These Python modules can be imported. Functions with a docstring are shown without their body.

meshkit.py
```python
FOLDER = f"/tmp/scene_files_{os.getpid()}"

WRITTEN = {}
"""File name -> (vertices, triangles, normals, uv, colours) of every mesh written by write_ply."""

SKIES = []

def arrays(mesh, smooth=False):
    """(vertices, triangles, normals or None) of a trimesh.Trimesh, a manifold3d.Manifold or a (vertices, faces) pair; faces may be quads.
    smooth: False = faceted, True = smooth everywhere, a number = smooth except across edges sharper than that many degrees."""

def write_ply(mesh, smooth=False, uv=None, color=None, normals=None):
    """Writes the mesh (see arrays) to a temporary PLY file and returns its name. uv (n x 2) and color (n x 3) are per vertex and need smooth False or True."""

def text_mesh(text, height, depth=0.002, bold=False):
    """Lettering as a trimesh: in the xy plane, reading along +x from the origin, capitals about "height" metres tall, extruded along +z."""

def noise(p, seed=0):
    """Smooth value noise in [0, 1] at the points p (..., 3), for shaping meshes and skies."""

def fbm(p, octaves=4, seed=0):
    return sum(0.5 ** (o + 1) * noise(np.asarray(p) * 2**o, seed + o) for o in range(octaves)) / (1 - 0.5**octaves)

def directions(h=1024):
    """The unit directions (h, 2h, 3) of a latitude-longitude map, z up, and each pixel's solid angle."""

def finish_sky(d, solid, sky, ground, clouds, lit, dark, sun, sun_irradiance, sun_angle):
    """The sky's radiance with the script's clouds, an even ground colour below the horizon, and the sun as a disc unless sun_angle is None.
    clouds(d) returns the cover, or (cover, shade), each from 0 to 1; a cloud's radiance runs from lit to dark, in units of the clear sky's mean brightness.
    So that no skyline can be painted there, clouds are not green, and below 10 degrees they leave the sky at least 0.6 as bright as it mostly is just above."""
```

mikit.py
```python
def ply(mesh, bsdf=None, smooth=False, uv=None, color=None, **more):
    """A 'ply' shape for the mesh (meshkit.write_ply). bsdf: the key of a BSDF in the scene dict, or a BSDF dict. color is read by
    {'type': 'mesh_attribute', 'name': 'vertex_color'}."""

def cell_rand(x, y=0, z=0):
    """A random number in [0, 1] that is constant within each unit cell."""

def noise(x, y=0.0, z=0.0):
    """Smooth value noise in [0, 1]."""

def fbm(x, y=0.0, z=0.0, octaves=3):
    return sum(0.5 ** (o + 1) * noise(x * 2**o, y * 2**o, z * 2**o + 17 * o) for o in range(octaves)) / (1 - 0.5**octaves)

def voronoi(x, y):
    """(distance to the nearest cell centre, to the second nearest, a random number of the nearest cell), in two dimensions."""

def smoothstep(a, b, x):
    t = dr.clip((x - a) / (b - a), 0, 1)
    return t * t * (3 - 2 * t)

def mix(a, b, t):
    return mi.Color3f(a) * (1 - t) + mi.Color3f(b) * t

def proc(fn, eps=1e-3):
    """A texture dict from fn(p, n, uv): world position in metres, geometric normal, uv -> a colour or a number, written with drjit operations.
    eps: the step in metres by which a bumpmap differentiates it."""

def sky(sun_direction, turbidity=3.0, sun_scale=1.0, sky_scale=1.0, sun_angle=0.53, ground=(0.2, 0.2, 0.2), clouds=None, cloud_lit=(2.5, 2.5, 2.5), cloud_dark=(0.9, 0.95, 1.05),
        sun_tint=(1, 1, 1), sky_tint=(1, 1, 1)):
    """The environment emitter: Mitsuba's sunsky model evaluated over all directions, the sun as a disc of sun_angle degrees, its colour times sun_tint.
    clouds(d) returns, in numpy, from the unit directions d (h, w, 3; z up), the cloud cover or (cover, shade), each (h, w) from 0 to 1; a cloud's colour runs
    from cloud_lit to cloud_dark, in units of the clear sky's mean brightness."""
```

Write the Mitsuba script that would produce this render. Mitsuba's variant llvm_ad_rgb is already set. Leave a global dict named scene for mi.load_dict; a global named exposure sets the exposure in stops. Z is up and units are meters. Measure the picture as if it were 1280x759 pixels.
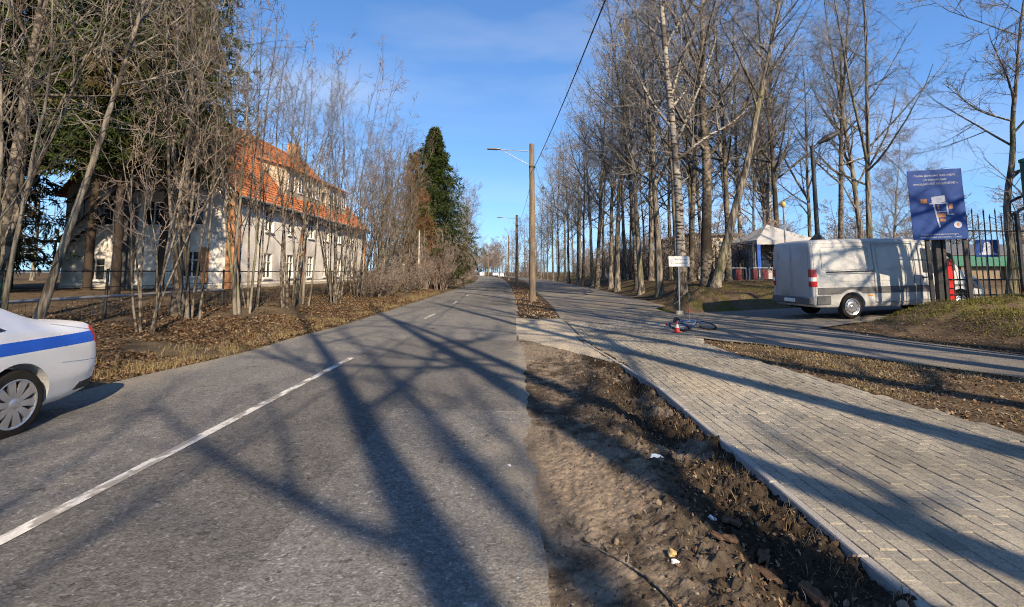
import math, random, numpy as np, trimesh, shapely, manifold3d as m3, mitsuba as mi, drjit as dr, mikit, meshkit
from scipy.interpolate import PchipInterpolator
from mikit import noise, fbm, voronoi, cell_rand, smoothstep, mix
T = mi.ScalarTransform4f
PI = math.pi
random.seed(7)

# ------------------------------------------------------------------ camera, sky, exposure
PITCH, YAW = math.radians(5.62), math.radians(0.627)
FW = [-math.sin(YAW)*math.cos(PITCH), math.cos(YAW)*math.cos(PITCH), math.sin(PITCH)]
scene = {
    'camera': {'type': 'perspective', 'fov': 90.0, 'fov_axis': 'x', 'principal_point_offset_y': 0.135, 'near_clip': 0.05, 'far_clip': 4000.0,
               'to_world': T().look_at(origin=[0, 0, 1.6], target=[FW[0], FW[1], 1.6+FW[2]], up=[0, 0, 1])},
}
exposure = 2.6
SUN_AZ, SUN_EL = math.radians(24), math.radians(32)


def cirrus(d):
    q = np.stack([d[..., 0]*3.0, d[..., 1]*2.2, d[..., 2]*9.0], -1)
    n = meshkit.fbm(q + 3.1, 5, seed=4)
    m = meshkit.fbm(q*0.5 + 9.0, 3, seed=9)
    return np.clip((n - 0.44)*2.0, 0, 1)*np.clip((m - 0.38)*4, 0, 1)*0.42


scene['sky'] = mikit.sky([math.sin(SUN_AZ)*math.cos(SUN_EL), -math.cos(SUN_AZ)*math.cos(SUN_EL), math.sin(SUN_EL)], turbidity=3, clouds=cirrus,
                         cloud_lit=(2.2, 2.3, 2.4), sun_tint=(1.0, 1.0, 1.03), sky_scale=0.82, sky_tint=(0.72, 0.97, 1.30))
labels = {}


# ------------------------------------------------------------------ naming helpers
def numbered(name):
    used = lambda k: k in scene or k in labels or k in NAMES
    key, i = name, 0
    while used(key):
        i += 1
        key = f'{name}_{i:03d}'
    NAMES.add(key)
    return key


NAMES = set()


def thing(name, label, cat, group=None, kind=None):
    key = numbered(name)
    labels[key] = {'label': label, 'category': cat}
    if group: labels[key]['group'] = group
    if kind: labels[key]['kind'] = kind
    return key


def put(parent, name, mesh, bsdf, smooth=False, label=None, kind=None, **kw):
    """one part (or sub-part) of a thing: an entry parent__name"""
    key = numbered(f'{parent}__{name}')
    scene[key] = mikit.ply(mesh, bsdf, smooth=smooth, **kw)
    if label or kind:
        labels[key] = {}
        if label: labels[key]['label'] = label
        if kind: labels[key]['kind'] = kind
    return key


def solo(name, label, cat, mesh, bsdf, smooth=False, group=None, kind=None, **kw):
    key = thing(name, label, cat, group, kind)
    scene[key] = mikit.ply(mesh, bsdf, smooth=smooth, **kw)
    return key


# ------------------------------------------------------------------ mesh helpers
def cat(ms): return trimesh.util.concatenate([trimesh.Trimesh(*m, process=False) if isinstance(m, tuple) else m for m in ms])


def box(x0, x1, y0, y1, z0, z1, b=0.0):
    if b <= 0:
        return trimesh.creation.box(bounds=[[x0, y0, z0], [x1, y1, z1]])
    s = np.array([(x1-x0)/2, (y1-y0)/2, (z1-z0)/2]); c = np.array([(x0+x1)/2, (y0+y1)/2, (z0+z1)/2])
    pts = []
    for sx in (-1, 1):
        for sy in (-1, 1):
            for sz in (-1, 1):
                for k in range(3):
                    q = s.copy() - b; q[k] = s[k]
                    pts.append(c + q*np.array([sx, sy, sz]))
    return trimesh.convex.convex_hull(np.array(pts))


def xf(m, loc=(0, 0, 0), rz=0, rx=0, ry=0, s=1):
    v = np.array(m.vertices)*s  # scaled first
    for a, (i, j) in ((rx, (1, 2)), (ry, (2, 0)), (rz, (0, 1))):
        if a:
            c, sn = math.cos(a), math.sin(a)
            p, q = v[:, i].copy(), v[:, j].copy()
            v[:, i], v[:, j] = c*p - sn*q, sn*p + c*q
    return trimesh.Trimesh(v + np.asarray(loc), m.faces, process=False)


def tubes(P, R, k):
    """tubes along N paths of m points: P (N,m,3), R (N,m)"""
    N, m = R.shape
    t = np.gradient(P, axis=1) if m > 2 else np.repeat(P[:, 1:] - P[:, :1], 2, axis=1)
    t /= np.linalg.norm(t, axis=2, keepdims=True) + 1e-9
    mean = np.abs((P[:, -1] - P[:, 0])/(np.linalg.norm(P[:, -1] - P[:, 0], axis=1, keepdims=True) + 1e-9))
    ref = np.where(mean[:, 2:3] > 0.7, np.array([[1.0, 0.13, 0]]), np.array([[0, 0.0, 1.0]]))[:, None, :]
    u = np.cross(t, np.broadcast_to(ref, t.shape)); u /= np.linalg.norm(u, axis=2, keepdims=True) + 1e-9
    w = np.cross(t, u)
    a = np.arange(k)*2*PI/k
    V = P[:, :, None] + R[:, :, None, None]*(np.cos(a)[None, None, :, None]*u[:, :, None] + np.sin(a)[None, None, :, None]*w[:, :, None])
    n, i, j = np.meshgrid(np.arange(N), np.arange(m-1), np.arange(k), indexing='ij')
    b = n*m*k
    A, B, C, D = b + i*k + j, b + i*k + (j+1) % k, b + (i+1)*k + (j+1) % k, b + (i+1)*k + j
    F = np.stack([np.stack([A, C, B], -1), np.stack([A, D, C], -1)], -2).reshape(-1, 3)
    return trimesh.Trimesh(V.reshape(-1, 3), F[:, ::-1] if False else F, process=False)


def rod(pts, r, k=8):
    pts = np.asarray(pts, float)
    r = np.full(len(pts), r) if np.isscalar(r) else np.asarray(r, float)
    m = tubes(pts[None], r[None], k)
    n = len(pts)
    v = np.vstack([m.vertices, pts[:1], pts[-1:]])
    f = list(m.faces)
    for j in range(k):
        f.append([n*k, j, (j+1) % k]); f.append([n*k+1, (n-1)*k+(j+1) % k, (n-1)*k+j])
    mm = trimesh.Trimesh(v, np.array(f), process=False)
    return mm


def lathe(profile, k=24, axis='z', loc=(0, 0, 0)):
    p = np.array(profile, float)
    a = np.arange(k)*2*PI/k
    V = np.stack([p[:, 0, None]*np.cos(a), p[:, 0, None]*np.sin(a), np.repeat(p[:, 1, None], k, 1)], -1).reshape(-1, 3)
    F = []
    for i in range(len(p)-1):
        for j in range(k):
            A, B, C, D = i*k+j, i*k+(j+1) % k, (i+1)*k+(j+1) % k, (i+1)*k+j
            F += [[A, B, C], [A, C, D]]
    if axis == 'y': V = V[:, [0, 2, 1]]*np.array([1, 1, -1])
    if axis == 'x': V = V[:, [2, 1, 0]]*np.array([1, 1, -1])
    return trimesh.Trimesh(V + np.asarray(loc), F, process=False)


def grid(xs, ys, fz):
    X, Y = np.meshgrid(xs, ys, indexing='xy')
    Z = fz(X, Y)
    nx, ny = len(xs), len(ys)
    i, j = np.meshgrid(np.arange(nx-1), np.arange(ny-1), indexing='xy')
    a = j*nx + i
    F = np.concatenate([np.stack([a, a+1, a+nx+1], -1).reshape(-1, 3), np.stack([a, a+nx+1, a+nx], -1).reshape(-1, 3)])
    return trimesh.Trimesh(np.stack([X, Y, Z], -1).reshape(-1, 3), F, process=False)


def prism(poly, axis, a, b):
    """polygon in the plane across an axis, extruded from a to b: 'y' takes (x,z), 'x' takes (y,z), 'z' takes (x,y)"""
    poly = shapely.Polygon(poly) if not hasattr(poly, 'exterior') else poly
    m = trimesh.creation.extrude_polygon(poly, b - a, engine='earcut')
    v = np.array(m.vertices); f = np.array(m.faces)
    v[:, 2] += a
    if axis == 'y': v = v[:, [0, 2, 1]]; f = f[:, ::-1]
    if axis == 'x': v = v[:, [2, 0, 1]]
    return trimesh.Trimesh(v, f, process=False)


def man(m):
    return m3.Manifold(m3.Mesh(np.asarray(m.vertices, np.float32), np.asarray(m.faces, np.uint32)))


def n3(X, Y, s, seed=0, oct=3):
    return meshkit.fbm(np.stack([X*s, Y*s, np.zeros_like(X)], -1), oct, seed)


def sstep(a, b, x):
    t = np.clip((x - a)/(b - a), 0, 1)
    return t*t*(3 - 2*t)


# ------------------------------------------------------------------ materials
def rgb(*c): return {'type': 'rgb', 'value': list(c)}


def diff(fn_or_rgb, bump=None, scale=1.0, eps=1e-3, two=True):
    r = rgb(*fn_or_rgb) if isinstance(fn_or_rgb, tuple) else mikit.proc(fn_or_rgb, eps)
    d = {'type': 'diffuse', 'reflectance': r}
    if bump is not None: d = {'type': 'bumpmap', 'arbitrary': mikit.proc(bump, eps), 'scale': scale, 'bsdf': d}
    return {'type': 'twosided', 'bsdf': d} if two else d


def prin(col, rough=0.5, metal=0.0, two=True, **kw):
    c = rgb(*col) if isinstance(col, tuple) else mikit.proc(col)
    r = rough if not callable(rough) else mikit.proc(rough)
    d = {'type': 'principled', 'base_color': c, 'roughness': r, 'metallic': metal, **kw}
    return {'type': 'twosided', 'bsdf': d} if two else d


def f_asphalt(p, n, uv):
    big = fbm(p.x*0.35, p.y*0.22, 0, 3)
    fine = noise(p.x*90, p.y*90, 1.0)
    mid = noise(p.x*28, p.y*28, 4.0)
    spot = smoothstep(0.86, 0.89, noise(p.x*6.5, p.y*4.1, 2.0)*0.7 + 0.3*noise(p.x*30, p.y*30, 8.0))
    lane = noise(p.x*3.0, p.y*0.15, 7.0)
    v = 0.152*(0.78 + 0.28*big + 0.13*lane) * (0.50 + 0.62*fine + 0.38*mid)*(1 + 0.6*smoothstep(0.80, 0.9, noise(p.x*55, p.y*55, 12.0)))
    v = v*(1 - 0.4*spot)
    v1, v2, _ = voronoi(p.x*0.55 + 0.5*fbm(p.x*2, p.y*2, 0, 3), p.y*0.38 + 0.5*fbm(p.x*2, p.y*2, 9, 3))
    crack = smoothstep(0.016, 0.004, v2 - v1)*smoothstep(0.5, 0.62, fbm(p.x*0.4, p.y*0.3, 4.0, 2))
    v = v*(1 - 0.6*crack)*(1 - 0.22*smoothstep(0.58, 0.60, noise(dr.floor(p.x/1.4)*0.7, dr.floor(p.y/6.0)*1.3, 5.0))*smoothstep(-3.0, -2.9, p.x))
    xr = p.x + 0.00028*dr.square(dr.maximum(p.y, 0))
    j = (fbm(p.x*1.7, p.y*1.7, 3.0, 4) - 0.5)*0.55
    dust = dr.maximum(smoothstep(-0.30, 0.12, xr + j), smoothstep(-4.95, -5.5, xr + j*1.2))
    dust = dust*smoothstep(0.25, 0.6, noise(p.x*14, p.y*9, 3.0) + 0.3*dust)
    return mix(mi.Color3f(v*1.01, v*1.0, v*0.97), mi.Color3f(0.26, 0.235, 0.19)*(0.7 + 0.5*fine), dust*0.62)


def b_asphalt(p, n, uv): return noise(p.x*110, p.y*110, 0.0) + 0.8*noise(p.x*45, p.y*45, 5.0)


def f_path(p, n, uv):
    fine = noise(p.x*80, p.y*80, 1.0)
    big = fbm(p.x*0.5, p.y*0.5, 6.0, 4)
    v = 0.185*(0.72 + 0.5*big)*(0.75 + 0.5*fine)
    s = smoothstep(0.45, 0.66, fbm(p.x*0.9, p.y*0.6, 9.0, 4))
    return mix(mi.Color3f(v*1.04, v*0.99, v*0.91), mi.Color3f(0.26, 0.225, 0.17)*(0.6 + 0.7*fine), s*0.6)


def f_apron(p, n, uv):
    fine = noise(p.x*70, p.y*70, 1.0)
    s = fbm(p.x*1.3, p.y*1.0, 2.0, 4)
    return mix(mi.Color3f(0.27, 0.255, 0.225), mi.Color3f(0.42, 0.37, 0.285), smoothstep(0.3, 0.62, s))*(0.72 + 0.5*fine)


def f_paver(p, n, uv):
    ci = dr.floor((p.x - 1.45)/0.101)
    r = cell_rand(ci, dr.floor((p.y - 0.4)/0.2 + 0.5 - 0.5*(ci - 2*dr.floor(ci/2))), 3)
    fine = noise(p.x*120, p.y*120, 1.0)
    dirt = fbm(p.x*1.6, p.y*1.1, 8.0, 4)
    sand = smoothstep(0.50, 0.70, fbm(p.x*0.8, p.y*0.55, 5.0, 4))
    c = mix(mi.Color3f(0.262, 0.250, 0.218), mi.Color3f(0.335, 0.314, 0.262), r)*(0.70 + 0.45*fine)*(0.55 + 0.75*dirt)
    return mix(c, mi.Color3f(0.42, 0.37, 0.27)*(0.75 + 0.4*fine), sand*0.45)


def f_joint(p, n, uv):
    v = 0.15 + 0.10*noise(p.x*60, p.y*60, 1.0)
    return mi.Color3f(v*1.1, v, v*0.82)


def f_kerb(p, n, uv):
    v = 0.30*(0.72 + 0.3*noise(p.x*90, p.y*90, p.z*90) + 0.3*fbm(p.x*2, p.y*2, 0, 3))
    return mi.Color3f(v, v*0.97, v*0.92)


def f_mud(p, n, uv):
    big = fbm(p.x*0.9, p.y*0.7, 3.0, 4)
    fine = noise(p.x*60, p.y*60, 1.0)
    mid = fbm(p.x*9, p.y*9, 5.0, 3)
    dry = smoothstep(0.42, 0.62, big*0.7 + mid*0.3)
    c = mix(mi.Color3f(0.065, 0.054, 0.043), mi.Color3f(0.18, 0.148, 0.114), dry)*(0.42 + 0.35*fine + 0.5*mid + 0.35*noise(p.x*150, p.y*150, 2.0))
    wet = smoothstep(1.05, 1.35, p.x + 0.5*(mid - 0.5))*smoothstep(12.5, 9.0, p.y)*smoothstep(0.30, 0.5, noise(p.x*2.4, p.y*1.6, 11.0)+0.12)
    return mix(c, mi.Color3f(0.026, 0.020, 0.015)*(0.6 + 0.8*fine), wet*0.85)


def f_ground(p, n, uv):
    fine = noise(p.x*45, p.y*45, p.z*20)
    mid = fbm(p.x*3.0, p.y*3.0, 2.0, 4)
    big = fbm(p.x*0.25, p.y*0.25, 6.0, 3)
    c = mix(mi.Color3f(0.065, 0.050, 0.036), mi.Color3f(0.165, 0.128, 0.088), mid)*(0.6 + 0.6*fine)
    moss = smoothstep(0.50, 0.66, big*0.6 + 0.4*mid)*smoothstep(6.0, 9.0, p.x)*smoothstep(0.16, 0.4, p.z)
    return mix(c, mi.Color3f(0.10, 0.10, 0.028)*(0.5 + 0.8*fine), moss*0.75)


def f_bark(p, n, uv):
    a = fbm(p.x*16, p.y*16, p.z*2.2, 3)
    b = fbm(p.x*1.0, p.y*1.0, p.z*0.5, 2)
    c = mix(mi.Color3f(0.055, 0.050, 0.044), mi.Color3f(0.25, 0.225, 0.185), smoothstep(0.3, 0.7, a))
    c = mix(c, mi.Color3f(0.13, 0.135, 0.06), smoothstep(0.55, 0.72, b)*0.45)
    return c


def b_bark(p, n, uv): return fbm(p.x*24, p.y*24, p.z*4.0, 2)


def f_birch(p, n, uv):
    a = fbm(p.x*5, p.y*5, p.z*14, 3)
    low = smoothstep(3.4, 0.4, p.z + 2.5*(fbm(p.x*3, p.y*3, p.z*1.2, 3) - 0.5))
    mark = smoothstep(0.52, 0.60, a)
    patch = smoothstep(0.55, 0.68, fbm(p.x*2.0, p.y*2.0, p.z*0.9, 3))
    c = mix(mi.Color3f(0.33, 0.31, 0.27), mi.Color3f(0.055, 0.045, 0.04), dr.maximum(mark, patch*0.75))
    rough = mix(mi.Color3f(0.05, 0.04, 0.032), mi.Color3f(0.22, 0.19, 0.15), smoothstep(0.4, 0.7, fbm(p.x*20, p.y*20, p.z*3, 3)))
    return mix(c, rough, low)


def f_pale(p, n, uv):
    a = fbm(p.x*8, p.y*8, p.z*9, 3)
    b = fbm(p.x*0.8, p.y*0.8, p.z*0.6, 2)
    return mix(mi.Color3f(0.050, 0.044, 0.037), mi.Color3f(0.20, 0.175, 0.14), smoothstep(0.35, 0.62, a)*smoothstep(0.25, 0.6, b))


def f_twig(p, n, uv):
    a = noise(p.x*2.2, p.y*2.2, p.z*2.2)
    return mix(mi.Color3f(0.10, 0.093, 0.088), mi.Color3f(0.26, 0.245, 0.23), a)


def f_redtwig(p, n, uv):
    a = noise(p.x*1.6, p.y*1.6, p.z*1.6)
    return mix(mi.Color3f(0.13, 0.10, 0.09), mi.Color3f(0.30, 0.25, 0.215), a)


def f_needle(p, n, uv):
    a = noise(p.x*1.5, p.y*1.5, p.z*1.5)
    b = fbm(p.x*0.35, p.y*0.35, p.z*0.35, 2)
    c = mix(mi.Color3f(0.020, 0.034, 0.014), mi.Color3f(0.060, 0.082, 0.024), a)
    return mix(c, mi.Color3f(0.105, 0.068, 0.035), smoothstep(0.50, 0.66, b)*smoothstep(-11.0, -14.0, p.x)*0.75)


def f_needlebrown(p, n, uv):
    a = noise(p.x*1.5, p.y*1.5, p.z*1.5)
    b = noise(p.x*0.7, p.y*0.7, p.z*0.7)
    return mix(mix(mi.Color3f(0.12, 0.065, 0.035), mi.Color3f(0.23, 0.125, 0.06), a), mi.Color3f(0.07, 0.085, 0.025), smoothstep(0.5, 0.7, b))


def f_plaster(p, n, uv):
    a = fbm(p.x*0.8, p.y*0.8, p.z*0.8, 4)
    st = fbm(p.x*4.0, p.y*4.0, p.z*0.6, 3)
    c = mix(mi.Color3f(0.80, 0.78, 0.74), mi.Color3f(0.60, 0.575, 0.53), smoothstep(0.45, 0.7, a))
    stain = smoothstep(0.50, 0.68, fbm(p.x*1.6, p.y*1.6, p.z*0.35, 4))
    return mix(c*(0.92 + 0.12*st), mi.Color3f(0.40, 0.37, 0.32), stain*0.25)


def f_orange(p, n, uv):
    a = fbm(p.x*3, p.y*3, p.z*9, 3)
    return mix(mi.Color3f(0.40, 0.185, 0.09), mi.Color3f(0.54, 0.29, 0.15), a)


def f_roof(p, n, uv):
    r = cell_rand(dr.floor(p.y/0.24), dr.floor(p.z/0.29), 2)
    a = fbm(p.x*0.7, p.y*0.7, p.z*0.7, 4)
    c = mix(mi.Color3f(0.38, 0.125, 0.05), mi.Color3f(0.55, 0.215, 0.095), r*0.7 + 0.3*a)
    return mix(c, mi.Color3f(0.19, 0.085, 0.045), smoothstep(0.56, 0.72, a)*0.7)


def b_roof(p, n, uv): return dr.abs(dr.sin(p.y*PI/0.24))


def f_wood(p, n, uv):
    a = fbm(p.x*30, p.y*30, p.z*1.6, 3)
    return mix(mi.Color3f(0.11, 0.085, 0.06), mi.Color3f(0.30, 0.245, 0.18), a)*(0.7 + 0.5*fbm(p.x*2, p.y*2, p.z*0.7, 3))


def f_conc(p, n, uv):
    return mi.Color3f(0.50, 0.47, 0.41)*(0.7 + 0.45*fbm(p.x*2, p.y*2, p.z*2, 4))


def f_beige(p, n, uv):
    return mi.Color3f(0.48, 0.42, 0.325)*(0.8 + 0.3*fbm(p.x*0.7, p.y*0.7, p.z*0.7, 4))


def f_silver(p, n, uv):
    return mi.Color3f(0.72, 0.735, 0.75)


def f_van(p, n, uv):
    d = smoothstep(0.50, 0.70, fbm(p.x*1.6, p.y*1.6, p.z*2.2, 4))*smoothstep(1.5, 0.5, p.z + fbm(p.x*4, p.y*4, p.z*3, 3) - 0.5)
    return mix(mi.Color3f(0.40, 0.41, 0.41), mi.Color3f(0.26, 0.245, 0.215), d*0.6)


def f_tyre(p, n, uv):
    v = 0.018 + 0.016*fbm(p.x*25, p.y*25, p.z*25, 3)
    return mi.Color3f(v*1.08, v, v*0.92)


def f_line(p, n, uv):
    w = smoothstep(0.40, 0.60, fbm(p.x*13, p.y*7, 1.0, 4))
    return mix(mi.Color3f(0.62, 0.61, 0.57), mi.Color3f(0.20, 0.19, 0.175), w*0.8)*(0.8 + 0.3*noise(p.x*90, p.y*90, 2.0))


def f_rust(p, n, uv):
    a = fbm(p.x*9, p.y*9, p.z*9, 3)
    return mix(mi.Color3f(0.016, 0.016, 0.017), mi.Color3f(0.075, 0.05, 0.035), smoothstep(0.62, 0.8, a)*0.7)


def f_tarp(p, n, uv):
    return mi.Color3f(0.40, 0.41, 0.42)*(0.86 + 0.2*fbm(p.x*1.1, p.y*1.1, p.z*1.6, 4))


MATS = {
    'm_asphalt': diff(f_asphalt, b_asphalt, 0.0032), 'm_path': diff(f_path, b_asphalt, 0.0015), 'm_apron': diff(f_apron, b_asphalt, 0.0015),
    'm_paver': diff(f_paver, b_asphalt, 0.0008), 'm_joint': diff(f_joint), 'm_kerb': diff(f_kerb), 'm_mud': diff(f_mud, b_asphalt, 0.003), 'm_ground': diff(f_ground),
    'm_bark': diff(f_bark, b_bark, 0.02, 3e-3), 'm_birch': diff(f_birch), 'm_pale': diff(f_pale), 'm_twig': diff(f_twig), 'm_redtwig': diff(f_redtwig),
    'm_needle': diff(f_needle), 'm_needlebrown': diff(f_needlebrown), 'm_plaster': diff(f_plaster), 'm_orange': diff(f_orange), 'm_roof': diff(f_roof, b_roof, 0.035, 4e-3),
    'm_wood': diff(f_wood), 'm_conc': diff(f_conc), 'm_beige': diff(f_beige), 'm_line': diff(f_line), 'm_leaf': diff((0.3, 0.2, 0.1)),
    'm_vcol': {'type': 'twosided', 'bsdf': {'type': 'diffuse', 'reflectance': {'type': 'mesh_attribute', 'name': 'vertex_color'}}},
    'm_silver': prin(f_silver, 0.30, 0.35, clearcoat=0.9, clearcoat_gloss=0.95), 'm_van': prin(f_van, 0.42, 0.1, clearcoat=0.4, clearcoat_gloss=0.9),
    'm_blue': prin((0.012, 0.075, 0.42), 0.35, clearcoat=0.5), 'm_red': prin((0.50, 0.015, 0.012), 0.3, clearcoat=0.4), 'm_redlens': prin((0.36, 0.006, 0.006), 0.12, clearcoat=1.0),
    'm_orangelens': prin((0.75, 0.22, 0.01), 0.15), 'm_white': prin((0.66, 0.66, 0.64), 0.5), 'm_trim': prin((0.03, 0.03, 0.032), 0.6), 'm_tyre': diff(f_tyre),
    'm_mould': prin((0.085, 0.088, 0.092), 0.6), 'm_glass': prin((0.012, 0.015, 0.018), 0.06, clearcoat=1.0), 'm_alloy': prin((0.62, 0.62, 0.63), 0.28, 0.8),
    'm_black': prin(f_rust, 0.5), 'm_hole': diff((0.008, 0.008, 0.008)), 'm_green': prin((0.012, 0.085, 0.055), 0.5), 'm_grn2': prin((0.03, 0.14, 0.095), 0.6),
    'm_signblue': prin((0.012, 0.048, 0.21), 0.55, specular=0.25), 'm_signwhite': prin((0.36, 0.40, 0.50), 0.6), 'm_sand': diff((0.42, 0.22, 0.12)), 'm_galv': prin((0.36, 0.37, 0.38), 0.42, 0.6),
    'm_tarp': diff(f_tarp), 'm_cone': prin((0.55, 0.035, 0.025), 0.5), 'm_pane': prin((0.02, 0.024, 0.03), 0.08), 'm_bike': prin((0.06, 0.12, 0.26), 0.35),
    'm_yellow': prin((0.55, 0.38, 0.12), 0.5), 'm_steel': prin((0.20, 0.20, 0.21), 0.4, 0.5), 'm_text': prin((0.10, 0.14, 0.12), 0.6),
    'm_trunkdark': diff((0.055, 0.044, 0.036)), 'm_twigdark': diff(lambda p, n, uv: mix(mi.Color3f(0.07, 0.058, 0.048), mi.Color3f(0.20, 0.168, 0.135), noise(p.x*2.2, p.y*2.2, p.z*2.2))), 'm_darkred': prin((0.13, 0.014, 0.016), 0.6), 'm_rustwire': diff((0.10, 0.075, 0.05)), 'm_moss': diff(lambda p, n, uv: mix(mix(mi.Color3f(0.06, 0.045, 0.03), mi.Color3f(0.16, 0.12, 0.075), fbm(p.x*5, p.y*5, p.z*5, 3)), mi.Color3f(0.075, 0.075, 0.024)*(0.6 + 0.7*noise(p.x*40, p.y*40, p.z*40)), smoothstep(0.40, 0.58, fbm(p.x*1.4, p.y*1.4, p.z*2.5, 4)))),
    'm_chunk': diff(lambda p, n, uv: mix(mi.Color3f(0.05, 0.032, 0.024), mi.Color3f(0.15, 0.10, 0.07), fbm(p.x*60, p.y*40, p.z*80, 4))), 'm_chunk2': diff((0.50, 0.36, 0.17)), 'm_litter': prin((0.60, 0.68, 0.76), 0.35),
}
scene.update(MATS)


# ------------------------------------------------------------------ the lie of the land
def bend(y): y = np.maximum(y, 0); return np.where(y < 260, -0.00028*y*y, -0.00028*260*260 - 0.1456*(y - 260))
SIDE = [(1.9, -30), (1.9, 3), (1.92, 7), (1.72, 9.3), (1.5, 11.5), (1.45, 17.6), (1.6, 23), (1.45, 50), (1.3, 90), (-0.6, 130), (-8, 200), (-15, 260),
        (-10, 260), (-3, 200), (4, 130), (6.4, 90), (7.3, 50), (6.9, 25), (6.3, 20), (5.5, 16), (4.6, 13), (4.16, 11.7), (4.3, 9.5), (4.7, 6.6), (5.0, 5.0), (5.1, 2), (5.1, -30)]
DRIVE = [(4.3, 12.6), (4.7, 11.9), (5.25, 11.5), (7.5, 7.9), (10.2, 2.8), (14, -4.5), (17.2, -3.0), (12.4, 4.0), (9.6, 9.9), (8.1, 14.2), (9.6, 14.9), (12.5, 15.2), (18, 16.0), (34, 18.0),
         (34, 23.0), (18, 20.6), (13, 19.9), (9, 20.1), (6.3, 20.0), (5.4, 16)]
APRON = [(-0.03, 12.0), (0.12, 12.1), (1.74, 8.9), (1.48, 12), (1.46, 17.7), (0.7, 17.3), (-0.06, 17.8)]
P_SIDE, P_DRIVE, P_APRON = shapely.Polygon(SIDE), shapely.Polygon(DRIVE), shapely.Polygon(APRON)


def inside(poly, X, Y):
    """signed distance, positive inside"""
    pts = shapely.points(np.stack([X.ravel(), Y.ravel()], -1))
    d = shapely.distance(poly.exterior, pts)
    return np.where(shapely.contains(poly, pts), d, -d).reshape(X.shape)


for q in (P_SIDE, P_DRIVE, P_APRON): shapely.prepare(q); shapely.prepare(q.exterior)


def rise(X, Y):
    """how far the sheets themselves climb: the drive rises to the gate"""
    return 0.33*sstep(6.0, 14.5, X)*sstep(11.5, 15.0, Y)*sstep(40, 26, Y)


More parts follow.
